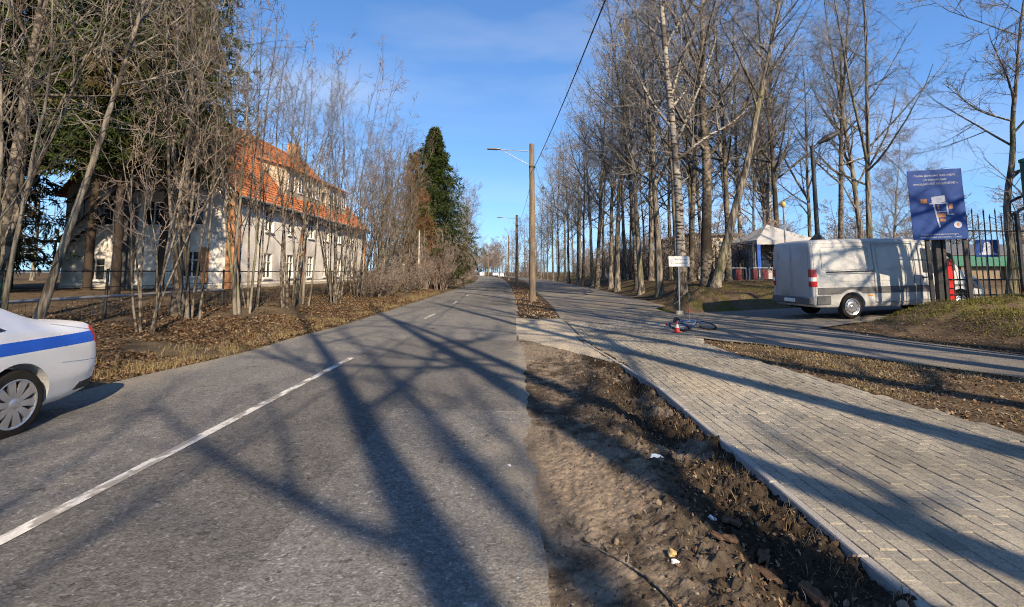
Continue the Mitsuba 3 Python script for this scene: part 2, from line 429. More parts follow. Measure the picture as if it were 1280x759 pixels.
def land(X, Y):
    """height of the natural ground"""
    xr = X - bend(Y)
    base = 0.03*(n3(X, Y, 1.3, 1) - 0.4)
    left = 0.42*sstep(-5.6, -9.5, xr) + 0.25*sstep(-9.5, -16, xr)
    left += sstep(-5.6, -7, xr)*0.10*(n3(X, Y, 0.9, 2) - 0.5)
    # right bank beyond the drive
    bx = np.interp(Y, [19, 20.6, 25, 50, 90, 300], [6.3, 6.4, 7.2, 7.7, 6.9, 5.0]) + 0.5*(n3(X, Y, 0.35, 5) - 0.5)
    top = 0.62 + 0.28*sstep(22, 27, Y) - 0.25*sstep(45, 80, Y)
    along = sstep(bx - 0.2, bx + 1.2 + 1.6*sstep(24, 30, Y), X)
    edge_y = np.interp(X, [5, 6.3, 9, 13, 18, 34], [20.0, 20.0, 20.2, 20.0, 20.7, 23.2])
    across = sstep(edge_y - 0.15, edge_y + 0.95, Y + 0.5*(n3(X, Y, 0.9, 6) - 0.5))
    right = top*along*across
    # mound between the branch path and the drive
    ex = np.interp(Y, [-6, 4, 9.9, 14.5, 17], [17.5, 12.4, 9.65, 8.35, 8.3])
    m = sstep(0.0, 2.7, X - ex - 0.15)*sstep(15.3, 13.7, Y + 0.3*(n3(X, Y, 0.6, 3) - 0.5))
    mound = (0.72 + 0.2*(n3(X, Y, 0.35, 4) - 0.5))*m*sstep(8.0, 11.2, X) + 0.13*m*(n3(X, Y, 1.1, 8) - 0.45)
    strip = 0.04*sstep(4.2, 5.5, X)*sstep(12.5, 9, Y)
    isl = 0.05*sstep(17.4, 18.6, Y)*sstep(0.0, 0.5, xr)*sstep(1.6, 1.0, X)
    return base + left + right + mound + strip + isl + rise(X, Y)*(X > 8)*(Y > 13)


def sheets(X, Y):
    """signed distance into any of the paved sheets"""
    xr = X - bend(Y)
    d = np.minimum(xr + 5.55 + 0.35*sstep(10, 7, Y) - 0.2*sstep(12, 20, Y), 0.16 - xr)
    for q in (P_SIDE, P_DRIVE, P_APRON): d = np.maximum(d, inside(q, X, Y))
    return d


def verge_zone(X, Y): return np.minimum(np.minimum(X - 0.1, 1.98 - X), np.minimum(13.0 - Y, Y + 3))


def terrain(X, Y):
    z = land(X, Y)
    near = (np.abs(X) < 40) & (Y < 120) & (Y > -40)
    d = np.full(X.shape, -1.0)
    far = np.minimum(X - bend(Y) + 5.4, 6.9 - X + bend(Y))
    d[~near] = far[~near]
    d[near] = sheets(X[near], Y[near])
    d2 = d + 0.10*(n3(X, Y, 3.1, 12) - 0.5)
    z = np.where(d2 > -0.3, z*(1 - sstep(-0.3, 0.05, d2)) + (rise(X, Y) + 0.02)*sstep(-0.3, 0.05, d2), z) - 0.12*sstep(0.0, 0.14, d2)
    v = verge_zone(X, Y)
    return z - 0.5*sstep(0.0, 0.2, v)


def spaced(a, b, fine_a, fine_b, step, grow=1.25):
    mid = list(np.arange(fine_a, fine_b + 1e-6, step))
    lo, s = [], step
    x = fine_a
    while x > a: s *= grow; x -= s; lo.append(x)
    hi, s = [], step
    x = mid[-1]
    while x < b: s *= grow; x += s; hi.append(x)
    return np.array(lo[::-1] + mid + hi)


GX = spaced(-900, 900, -13, 16, 0.11, 1.12)
GY = spaced(-300, 1500, 0.5, 27, 0.11, 1.10)
solo('ground', 'brown leafy ground of the roadside verges and wood floor', 'ground', grid(GX, GY, terrain), 'm_ground', smooth=True, kind='structure')

ys = np.concatenate([np.arange(-60, 1, 0.8), np.arange(1, 26, 0.04), np.arange(26, 30, 0.8), np.arange(30, 420, 3.0)])


def ribbon(x0, x1, nx, zf):
    def f(U, V): return zf(U, V)
    g = grid(np.linspace(0, 1, nx), ys, lambda U, V: 0*U)
    v = np.array(g.vertices)
    a, b = x0(v[:, 1]), x1(v[:, 1])
    u = v[:, 0].copy()
    v[:, 0] = a + (b - a)*u + bend(v[:, 1])
    v[:, 2] = zf(u, v[:, 1])
    return trimesh.Trimesh(v, g.faces, process=False)


road_l = lambda y: -5.35 - 0.45*sstep(11, 7, y) + 0.2*sstep(12, 16, y)
solo('road', 'grey two lane asphalt road running straight away under tree shadows', 'road',
     ribbon(lambda y: road_l(y) + 0.10*(n3(y*0, y, 0.9, 3) - 0.5), lambda y: 0.14 + 0.16*(n3(y*0 + 5, y, 1.4, 2) - 0.5) + 0.06*(n3(y*0 + 3, y, 7.0, 4, 4) - 0.5), 9, lambda u, y: 0.02 + 0.05*(1 - (2*u - 1)**2)), 'm_asphalt', smooth=True, kind='structure')
lanes = [(-40, 9.3)] + [(17.0 + 8*i, 18.9 + 8*i) for i in range(20)]
for a, b in lanes:
    yy = np.linspace(a, b, 2 + int((b - a)/0.5))
    xx = -2.95 + bend(yy)
    w = 0.052 + 0.012*(n3(yy*0, yy, 4, 3) - 0.5)
    zc = 0.02 + 0.05*(1 - (2*((-2.95 + 5.5)/5.65) - 1)**2) + 0.006
    v = np.vstack([np.stack([xx - w, yy, yy*0 + zc], -1), np.stack([xx + w, yy, yy*0 + zc], -1)])
    k = len(yy); i = np.arange(k - 1)
    put('road', 'lane_marking', trimesh.Trimesh(v, np.vstack([np.stack([i, i + k, i + k + 1], -1), np.stack([i, i + k + 1, i + 1], -1)]), process=False), 'm_line')


def sheet(poly, z, step, name, label, c, mat):
    """a paved sheet: the polygon meshed finely enough to follow the rise"""
    x0, y0, x1, y1 = poly.bounds
    tris = []
    pieces = []
    for a in np.arange(x0, x1, step):
        for b in np.arange(y0, y1, step):
            q = poly.intersection(shapely.box(a, b, a + step, b + step))
            if q.is_empty or q.area < 1e-6: continue
            for gq in getattr(q, 'geoms', [q]):
                if gq.geom_type == 'Polygon' and gq.area > 1e-6: pieces.append(trimesh.creation.triangulate_polygon(gq, engine='earcut'))
    V, F, o = [], [], 0
    for vv, ff in pieces:
        V.append(vv); F.append(ff + o); o += len(vv)
    V, F = np.vstack(V), np.vstack(F)
    V3 = np.column_stack([V, z + rise(V[:, 0], V[:, 1])])
    n = np.cross(V3[F[:, 1]] - V3[F[:, 0]], V3[F[:, 2]] - V3[F[:, 0]])[:, 2]
    F = np.where((n < 0)[:, None], F[:, ::-1], F)
    solo(name, label, c, trimesh.Trimesh(V3, F, process=True), mat, smooth=False, kind='structure')


sheet(P_APRON, 0.032, 2.0, 'crossing', 'sandy paved crossing joining the road and the walkway', 'pavement', 'm_apron')
sheet(P_DRIVE, 0.036, 3.0, 'driveway', 'worn asphalt driveway to the gate with a branch path curving right', 'driveway', 'm_path')
PATH_FAR = P_SIDE.intersection(shapely.box(-60, 16.5, 60, 400))
sheet(PATH_FAR, 0.028, 6.0, 'path', 'wide grey path running beside the road beyond the pole', 'path', 'm_path')
P_TILE = P_SIDE.intersection(shapely.box(-60, -8, 60, 16.7))
sheet(P_TILE, 0.006, 4.0, 'walkway', 'paved walkway of long grey sandy brick courses', 'walkway', 'm_joint')

# pavers: the 300 largest in the picture are parts, the others one part
rng = np.random.default_rng(3)
BW, BL = 0.101, 0.20
cells = []
inner = P_TILE.buffer(-0.05)
shapely.prepare(inner)
for i in range(int(3.8/BW) + 3):
    cx = 1.90 + (i + 0.5)*BW - 0.45
    for j in range(int(16.7/BL) + 1):
        cy = (j + 0.5*(i % 2))*BL + 0.4
        cells.append((cx, cy))
cells = np.array(cells)
ok = shapely.contains_xy(inner, cells[:, 0], cells[:, 1]) & (cells[:, 1] > 1.6)
cells = cells[ok]
vis = (np.abs(cells[:, 0]) < cells[:, 1]*1.02 + 0.1) & (cells[:, 1] > 2.2)
order = np.argsort(np.where(vis, np.hypot(cells[:, 0], cells[:, 1]), 1e3))


def paver_mesh(cx, cy, r):
    a, b, g = BW/2 - 0.0022, BL/2 - 0.0012, 0.0045
    z = 0.032 + r.normal()*0.0024
    tx, ty = r.normal(0, 0.012, 2)
    out = []
    for (dx, dy, zz) in ((a, b, 0.0), (a, b, z - g*0.6), (a - g, b - g, z)):
        for sx, sy in ((-1, -1), (1, -1), (1, 1), (-1, 1)):
            out.append([cx + sx*dx, cy + sy*dy, zz + (tx*sx*dx + ty*sy*dy if zz else 0)])
    f = []
    for l in (0, 4):
        for k in range(4):
            A, B = l + k, l + (k+1) % 4
            f += [[A, B, B + 4], [A, B + 4, A + 4]]
    f += [[8, 9, 10], [8, 10, 11]]
    return np.array(out), np.array(f)


rest = []
for n, idx in enumerate(order):
    v, f = paver_mesh(*cells[idx], rng)
    if n < 300: put('walkway', 'paver', trimesh.Trimesh(v, f, process=False), 'm_paver')
    else: rest.append((v, f))
put('walkway', 'pavers', cat(rest), 'm_paver', kind='stuff')

# kerb stones along the walkway
kr = thing('kerb', 'low grey concrete kerb between the muddy verge and the walkway', 'kerb', kind='structure')
line = np.array([(1.9, -1.0), (1.9, 3), (1.92, 7), (1.72, 9.3), (1.5, 11.5), (1.46, 15.6)])
sd = np.concatenate([[0], np.cumsum(np.linalg.norm(np.diff(line, axis=0), axis=1))])
pos = np.arange(0, sd[-1], 1.0)
for s0 in pos:
    s1 = min(s0 + 0.99, sd[-1])
    a = np.array([np.interp(s0, sd, line[:, 0]), np.interp(s0, sd, line[:, 1])]); b = np.array([np.interp(s1, sd, line[:, 0]), np.interp(s1, sd, line[:, 1])])
    L = np.linalg.norm(b - a)
    zt = 0.052 - 0.018*sstep(8, 11, a[1]) + rng.normal()*0.003
    m = box(-0.032, 0.032, 0, L, -0.25, zt, 0.008)
    put('kerb', 'kerbstone', xf(m, (a[0], a[1], 0), rz=math.atan2(-(b - a)[0], (b - a)[1]) + rng.normal()*0.0015), 'm_kerb')


# the muddy verge between road and walkway
def mud(X, Y):
    e = np.interp(Y, [7, 9.3, 11.5, 13], [1.9, 1.7, 0.9, 0.2])
    far = sstep(12.6, 11.4, Y)
    tr = 1.52 - 0.10*sstep(8, 11, Y) + 0.16*(n3(X*0, Y, 0.5, 20) - 0.5)
    rough = sstep(0.75, 1.15, X + 0.35*(n3(X, Y, 0.8, 21) - 0.5))
    z = -0.005 + 0.025*(n3(X, Y, 1.1, 22) - 0.5)
    z = z - 0.085*np.exp(-((X - tr)/0.24)**2)*far*(0.55 + 0.9*n3(X, Y, 1.2, 24))
    z = z + 0.045*np.exp(-((X - tr + 0.45)/0.2)**2)*(n3(X, Y, 1.7, 25) + 0.2)
    clod = n3(X, Y, 9, 26, 4)
    z = z + rough*(0.13*(clod - 0.5) + 0.09*np.maximum(n3(X, Y, 24, 27, 3) - 0.45, 0))
    z = z + (1 - rough)*(0.045*(n3(X*3.2, Y*0.55, 4, 28, 4) - 0.5) + 0.030*(n3(X, Y, 26, 29, 3) - 0.5))
    # flattens into the road's edge, the kerb and the crossing
    z = z + 0.012*(n3(X, Y, 55, 33, 2) - 0.5)*sstep(0.1, 0.3, X)
    z = z*sstep(0.02, 0.3, X) + 0.012*(1 - sstep(0.02, 0.3, X))
    k = sstep(12.9, 11.9, Y)*sstep(0.0, 0.10, np.interp(Y, [0, 7, 9.3, 11.5, 13.0], [1.94, 1.94, 1.74, 1.5, 1.4]) - X + 0.06)
    z = z*k - 0.10*(1 - k)
    d = inside(P_APRON, X, Y)
    return np.where(d > -0.45, z*(1 - sstep(-0.45, -0.05, d)) + (0.036 + 0.02*(n3(X, Y, 6, 31) - 0.5))*sstep(-0.45, -0.05, d), z) - 0.09*sstep(0.02, 0.25, d)


my = np.concatenate([np.arange(-3, 2.2, 0.15), np.arange(2.2, 5.2, 0.012), np.arange(5.2, 13.05, 0.03)])
solo('muddy_verge', 'rutted muddy earth verge between the road and the kerb', 'verge', grid(np.arange(-0.02, 2.0, 0.0135), my, mud), 'm_mud', smooth=True, kind='structure')


# ------------------------------------------------------------------ the white house with the orange roof
def wall_rect(o, u, w, h, holes, t):
    """a wall from the point o along the unit vector u (x, y), width w, height h, openings (a0, a1, z0, z1), thickness t behind it"""
    poly = shapely.box(0, 0, w, h)
    for a0, a1, z0, z1 in holes: poly = poly.difference(shapely.box(a0, z0, a1, z1))
    return wall_poly(o, u, poly, t)


def wall_poly(o, u, poly, t):
    m = trimesh.creation.extrude_polygon(poly, t, engine='earcut')
    v = np.array(m.vertices)
    nrm = np.array([-u[1], u[0]])
    P = np.column_stack([o[0] + v[:, 0]*u[0] + v[:, 2]*nrm[0], o[1] + v[:, 0]*u[1] + v[:, 2]*nrm[1], o[2] + v[:, 1]])
    return trimesh.Trimesh(P, m.faces, process=False)


def on_wall(o, u, a0, a1, d0, d1, z0, z1, b=0.0):
    """a box in a wall's frame: a along it, d outwards from its face, z up"""
    m = box(a0, a1, -d1, -d0, z0, z1, b)
    return xf(m, (o[0], o[1], o[2]), rz=math.atan2(u[1], u[0]))


def add_window(b, o, u, a0, a1, z0, z1, frame='m_white', dark=True):
    w = put(b, 'window', on_wall(o, u, a0, a1, -0.16, -0.13, z0, z1), 'm_pane')
    f = 0.07
    mid = (a0 + a1)/2
    bars = [on_wall(o, u, a0, a0 + f, -0.13, -0.06, z0, z1), on_wall(o, u, a1 - f, a1, -0.13, -0.06, z0, z1), on_wall(o, u, a0 + f, a1 - f, -0.13, -0.06, z1 - f, z1),
            on_wall(o, u, a0 + f, a1 - f, -0.13, -0.06, z0, z0 + f), on_wall(o, u, mid - 0.03, mid + 0.03, -0.129, -0.058, z0 + f, z1 - f),
            on_wall(o, u, a0 + f, mid - 0.03, -0.128, -0.062, z0 + (z1-z0)*0.64, z0 + (z1-z0)*0.64 + 0.05), on_wall(o, u, mid + 0.03, a1 - f, -0.128, -0.062, z0 + (z1-z0)*0.64, z0 + (z1-z0)*0.64 + 0.05)]
    put(w, 'frame', cat(bars), frame)
    put(w, 'sill', on_wall(o, u, a0 - 0.08, a1 + 0.08, 0.0, 0.10, z0 - 0.07, z0 - 0.003), 'm_white')
    return w


HX, HY0, HY1, HW, EAVE, RIDGE, GZ = -16.2, 29.0, 54.0, 9.8, 6.45, 12.3, 0.55
house = thing('house', 'long white two storey house with steep orange tiled roof behind the left hand saplings', 'house')
S_O, S_U = (HX, HY0, 0.3), (0.0, 1.0)             # the street front, running away from the camera; its outside is +x
W_O, W_U = (HX - HW, HY0, 0.3), (1.0, 0.0)        # the gable, outside is -y
up_w = [(3.6, 4.7), (6.9, 8.0), (10.4, 11.5), (13.6, 14.7), (16.8, 17.9), (20.2, 21.3)]
front_holes = [(a, b, 3.9, 5.4) for a, b in up_w] + [(a, b, 0.9, 2.5) for a, b in up_w]
put(house, 'wall', wall_rect(S_O, S_U, HY1 - HY0, EAVE - 0.3, front_holes, 0.35), 'm_plaster')
gab = shapely.Polygon([(0, 0), (HW, 0), (HW, EAVE - 0.3), (HW/2, RIDGE - 0.55), (0, EAVE - 0.3)])
g_holes = [(1.55, 2.75, 3.95, 5.5), (1.3, 2.5, 0.8, 2.1), (4.5, 5.7, 3.95, 5.4), (6.9, 8.0, 1.0, 2.5), (6.9, 8.0, 3.95, 5.4), (3.1, 4.1, 7.0, 8.3), (5.6, 6.6, 7.0, 8.3)]
for a0, a1, z0, z1 in g_holes: gab = gab.difference(shapely.box(a0, z0, a1, z1))
put(house, 'gable_wall', wall_poly(W_O, W_U, gab, 0.35), 'm_plaster', label='white gable end with fire stairs, seen through the trees')
put(house, 'back_wall', box(HX - HW, HX - HW + 0.35, HY0 + 0.36, HY1, 0.3, EAVE), 'm_plaster')
put(house, 'end_wall', wall_poly((HX, HY1 + 0.36, 0.3), (-1.0, 0.0), shapely.Polygon([(0, 0), (HW, 0), (HW, EAVE - 0.3), (0, EAVE - 0.3)]), 0.35), 'm_plaster')
for h in front_holes: add_window(house, S_O, S_U, *h)
for h in g_holes: add_window(house, W_O, W_U, *h)
for a in (0.0, 9.1, HY1 - HY0 - 0.45):
    put(house, 'pilaster', on_wall(S_O, S_U, a, a + 0.45, 0.003, 0.14, 0.0, EAVE - 0.62), 'm_orange', label='orange brick pilaster on the white wall')
put(house, 'corner_pilaster', on_wall(W_O, W_U, HW - 0.35, HW + 0.14, 0.003, 0.14, 0.0, EAVE - 0.62), 'm_orange')
for k, (a, z0, z1) in enumerate(((6.45, 0.6, 2.7), (8.03, 0.6, 2.7), (6.45, 3.7, 5.5))):
    put(house, 'brick_surround', on_wall(W_O, W_U, a, a + 0.42, 0.003, 0.06, z0, z1), 'm_orange')
put(house, 'plinth', cat([on_wall(S_O, S_U, 0, HY1 - HY0, 0.006, 0.09, -0.3, 0.55), on_wall(W_O, W_U, 0, HW, 0.006, 0.09, -0.3, 0.55)]), 'm_conc')


def roof_course(y0, y1, xlo, zlo, xhi, zhi, hip0, hip1, t=0.05):
    """one row of tiles: its lower edge stands proud of the row below"""
    dx, dz = xhi - xlo, zhi - zlo
    L = math.hypot(dx, dz); nx, nz = -dz/L, dx/L
    if nz < 0: nx, nz = -nx, -nz
    q = np.array([(xlo + nx*t, y0, zlo + nz*t), (xlo + nx*t, y1, zlo + nz*t), (xhi + nx*0.004, y1 - hip1, zhi + nz*0.004), (xhi + nx*0.004, y0 + hip0, zhi + nz*0.004), (xlo, y0, zlo), (xlo, y1, zlo)])
    return q, np.array([[0, 1, 2], [0, 2, 3], [4, 5, 1], [4, 1, 0]])


courses = []
N = 30
for sgn in (1, -1):
    xe, xm = HX - HW/2 + sgn*(HW/2 + 0.45), HX - HW/2
    ze = EAVE - 0.45*(RIDGE - EAVE)/(HW/2)
    for i in range(N):
        a, b = i/N, (i + 1)/N
        hipl = 4.2
        courses.append(roof_course(HY0 - 0.35, HY1 + 0.45 - hipl*a, xe + (xm - xe)*a, ze + (RIDGE - ze)*a, xe + (xm - xe)*b, ze + (RIDGE - ze)*b, 0, hipl/N))
roof = put(house, 'roof', cat(courses), 'm_roof', label='orange clay tile roof with courses of tiles and long dormer')
put(roof, 'hip', trimesh.Trimesh([(HX + 0.45, HY1 + 0.45, 5.93), (HX - HW - 0.45, HY1 + 0.45, 5.93), (HX - HW/2, HY1 - 3.75, RIDGE)], [[0, 1, 2], [2, 1, 0]], process=False), 'm_roof')
put(roof, 'ridge_cap', rod([(HX - HW/2, HY0 - 0.4, RIDGE + 0.02), (HX - HW/2, HY1 - 3.7, RIDGE + 0.02)], 0.13, 8), 'm_roof')
put(roof, 'fascia', cat([box(HX + 0.36, HX + 0.44, HY0 - 0.34, HY1 + 0.4, 5.62, 5.86), box(HX - 0.02, HX + 0.36, HY0 - 0.30, HY1 + 0.35, 5.72, 5.80)]), 'm_mould')
put(roof, 'gutter', rod([(HX + 0.52, HY0 - 0.3, 5.88), (HX + 0.52, HY1 + 0.4, 5.88)], 0.07, 8), 'm_galv')
for y0, y1 in ((36.4, 43.2), (44.6, 49.4)):      # dormers with white windows
    dz0, dz1, dx = 7.35, 9.15, HX - 0.55
    dm = put(house, 'dormer', prism([(dx, dz0 - 0.5), (dx, dz1), (dx - 2.4, dz1 + 0.75), (dx - 3.2, dz1 + 0.4), (dx - 1.5, dz0 - 0.5)], 'y', y0, y1), 'm_beige', label='long dormer with white windows in the orange roof')
    put(dm, 'dormer_roof', prism([(dx + 0.35, dz1 - 0.02), (dx + 0.35, dz1 + 0.10), (dx - 2.6, dz1 + 1.0), (dx - 2.6, dz1 + 0.84)], 'y', y0 - 0.3, y1 + 0.3), 'm_roof')
    n = int((y1 - y0)/1.5)
    for i in range(n):
        a = y0 + (i + 0.5)*(y1 - y0)/n
        put(dm, 'window_frame', cat([box(dx + 0.003, dx + 0.06, a - 0.55, a - 0.46, dz0 + 0.2, dz1 - 0.2), box(dx + 0.003, dx + 0.06, a + 0.46, a + 0.55, dz0 + 0.2, dz1 - 0.2),
            box(dx + 0.004, dx + 0.058, a - 0.46, a + 0.46, dz1 - 0.3, dz1 - 0.2), box(dx + 0.004, dx + 0.058, a - 0.46, a + 0.46, dz0 + 0.2, dz0 + 0.3), box(dx + 0.004, dx + 0.056, a - 0.04, a + 0.04, dz0 + 0.3, dz1 - 0.3)]), 'm_white')
        put(dm, 'window_pane', box(dx + 0.002, dx + 0.02, a - 0.46, a + 0.46, dz0 + 0.3, dz1 - 0.3), 'm_pane')
ch = put(house, 'chimney', box(HX - 5.6, HX - 4.7, 47.2, 48.2, 11.4, 13.7, 0.03), 'm_orange')
# the fire stairs on the gable
st = put(house, 'fire_stairs', cat([rod([(-24.6, 28.05, 3.3), (-21.4, 28.05, 6.15)], 0.09, 6), rod([(-24.6, 27.1, 3.3), (-21.4, 27.1, 6.15)], 0.09, 6), rod([(-24.6, 27.1, 4.3), (-21.4, 27.1, 7.15)], 0.035, 6),
        *[rod([(-24.6 + 0.64*i, 27.1, 3.3 + 0.57*i), (-24.6 + 0.64*i, 27.1, 4.3 + 0.57*i)], 0.025, 6) for i in range(6)], rod([(-24.75, 27.15, 0.3), (-24.75, 27.15, 3.3)], 0.06, 6), rod([(-21.3, 27.2, 0.3), (-21.3, 27.2, 6.0)], 0.06, 6)]), 'm_black', label='dark steel fire stairs rising across the white gable')
for i in range(12):
    t = (i + 0.5)/12
    put(st, 'tread', box(-24.75 + 3.2*t, -24.45 + 3.2*t, 27.15, 28.0, 3.27 + 2.85*t, 3.31 + 2.85*t), 'm_galv')
put(st, 'landing', box(-25.9, -24.62, 27.1, 28.1, 3.22, 3.3), 'm_black')
put(st, 'upper_landing', box(-21.4, -19.6, 27.1, 28.1, 6.08, 6.16), 'm_black')
put(house, 'flue', box(-22.25, -21.75, 28.45, 28.93, 0.2, 5.5, 0.02), 'm_mould')

# other buildings
bb = thing('hall', 'beige rendered hall standing behind the trunks and the barriers', 'building')
BO, BU = (19.5, 58.0, 0.4), (1.0, 0.0)
hh = [(0.9 + 2.2*i, 1.9 + 2.2*i, z, z + 1.4) for i in range(2) for z in (0.9, 3.3)]
put(bb, 'wall', wall_rect(BO, BU, 5.2, 5.3, hh, 0.3), 'm_beige')
put(bb, 'side_wall', box(19.5, 19.8, 58.31, 70, 0.4, 5.7), 'm_beige')
for h in hh: add_window(bb, BO, BU, *h)
put(bb, 'roof', box(19.2, 25.0, 57.6, 70.4, 5.703, 5.95), 'm_mould')
gw = thing('garage_row', 'low pale garages glimpsed between the far right trunks', 'garage')
put(gw, 'wall', wall_rect((13.5, 84, 0.2), (0.66, -0.75), 17, 2.7, [(1 + 3.3*i, 3.4 + 3.3*i, 0.05, 2.2) for i in range(5)], 0.3), 'm_conc')
for i in range(5): put(gw, 'door', on_wall((13.5, 84, 0.2), (0.66, -0.75), 1 + 3.3*i, 3.4 + 3.3*i, -0.2, -0.12, 0.05, 2.2), 'm_white')
put(gw, 'roof', on_wall((13.5, 84, 0.2), (0.66, -0.75), -0.3, 17.3, -4.5, 0.35, 2.703, 2.9), 'm_mould')
shed = thing('shed', 'low brown wooden shed with green roof edge behind the iron fence', 'shed')
put(shed, 'wall', box(24.2, 33, 28.8, 33, 0.3, 2.25), 'm_wood')
put(shed, 'fascia', box(23.9, 33.4, 28.45, 28.78, 1.9, 2.5, 0.02), 'm_grn2')
put(shed, 'roof', prism([(28.4, 2.503), (28.4, 2.6), (31, 3.25), (33.5, 2.6), (33.5, 2.503)], 'x', 23.8, 33.5), 'm_mould')
for i in range(4): put(shed, 'post', box(24.4 + 2.5*i, 24.55 + 2.5*i, 28.55, 28.7, 0.3, 1.897), 'm_wood')
cf = thing('concrete_fence', 'pale concrete panel fence at the end of the left hand saplings', 'fence')
for i in range(4):
    y0 = 42.4 + 2.05*i
    x0 = -9.7 - 0.15*i
    pn = put(cf, 'panel', box(x0 - 0.07, x0, y0 + 0.14, y0 + 2.05, 0.15, 2.15, 0.015), 'm_conc')
    for k in range(4): put(pn, 'rib', box(x0 + 0.002, x0 + 0.03, y0 + 0.2, y0 + 1.99, 0.35 + 0.45*k, 0.65 + 0.45*k, 0.012), 'm_conc')
    put(cf, 'post', box(x0 - 0.12, x0 + 0.04, y0, y0 + 0.137, 0.1, 2.3, 0.01), 'm_conc')


# ------------------------------------------------------------------ trees
def grow(r, base, d, L, r0, r1, m, wig, trop, power=1.0):
    N = len(base)
    P = np.empty((N, m, 3)); P[:, 0] = base
    d = d/np.linalg.norm(d, axis=1, keepdims=True)
    trop = np.broadcast_to(np.asarray(trop, float), (N,)) if np.ndim(trop) < 2 else trop
    for i in range(1, m):
        d = d + r.normal(0, wig, (N, 3)) + (trop[:, None]*np.array([0, 0, 1.0]) if trop.ndim == 1 else trop)
        d /= np.linalg.norm(d, axis=1, keepdims=True)
        P[:, i] = P[:, i-1] + d*(L/(m-1))[:, None]
    t = np.linspace(0, 1, m)[None, :]
    R = r0[:, None] + (r1 - r0)[:, None]*t**power
    return P, R


def spawn(r, P, R, n, t0, t1, ang, astd, L, rf, lstd=0.25, taper=0.6, rmin=0.003):
    """n children on each of the paths P"""
    N, m, _ = P.shape
    t = (t0 + (t1 - t0)*(np.arange(n)[None, :] + r.random((N, n)))/n)
    idx = np.clip(t*(m-1), 0, m - 1.001)
    i = idx.astype(int); fr = (idx - i)[..., None]
    rows = np.arange(N)[:, None]
    base = P[rows, i]*(1 - fr) + P[rows, i+1]*fr
    tan = P[rows, i+1] - P[rows, i]; tan /= np.linalg.norm(tan, axis=2, keepdims=True) + 1e-9
    rad = R[rows, i]*(1 - fr[..., 0]) + R[rows, i+1]*fr[..., 0]
    q = r.normal(size=(N, n, 3)); q -= (q*tan).sum(-1, keepdims=True)*tan; q /= np.linalg.norm(q, axis=2, keepdims=True) + 1e-9
    a = np.radians(r.normal(ang, astd, (N, n)))[..., None]
    d = np.cos(a)*tan + np.sin(a)*q
    L = np.asarray(L); L = L[:, None] if L.ndim == 1 else L
    ln = L*(1 - taper*(t - t0)/(t1 - t0))*np.clip(r.normal(1, lstd, (N, n)), 0.35, 1.8)
    r0 = np.maximum(rad*rf, rmin)
    return base.reshape(-1, 3), d.reshape(-1, 3), ln.ravel(), r0.ravel()


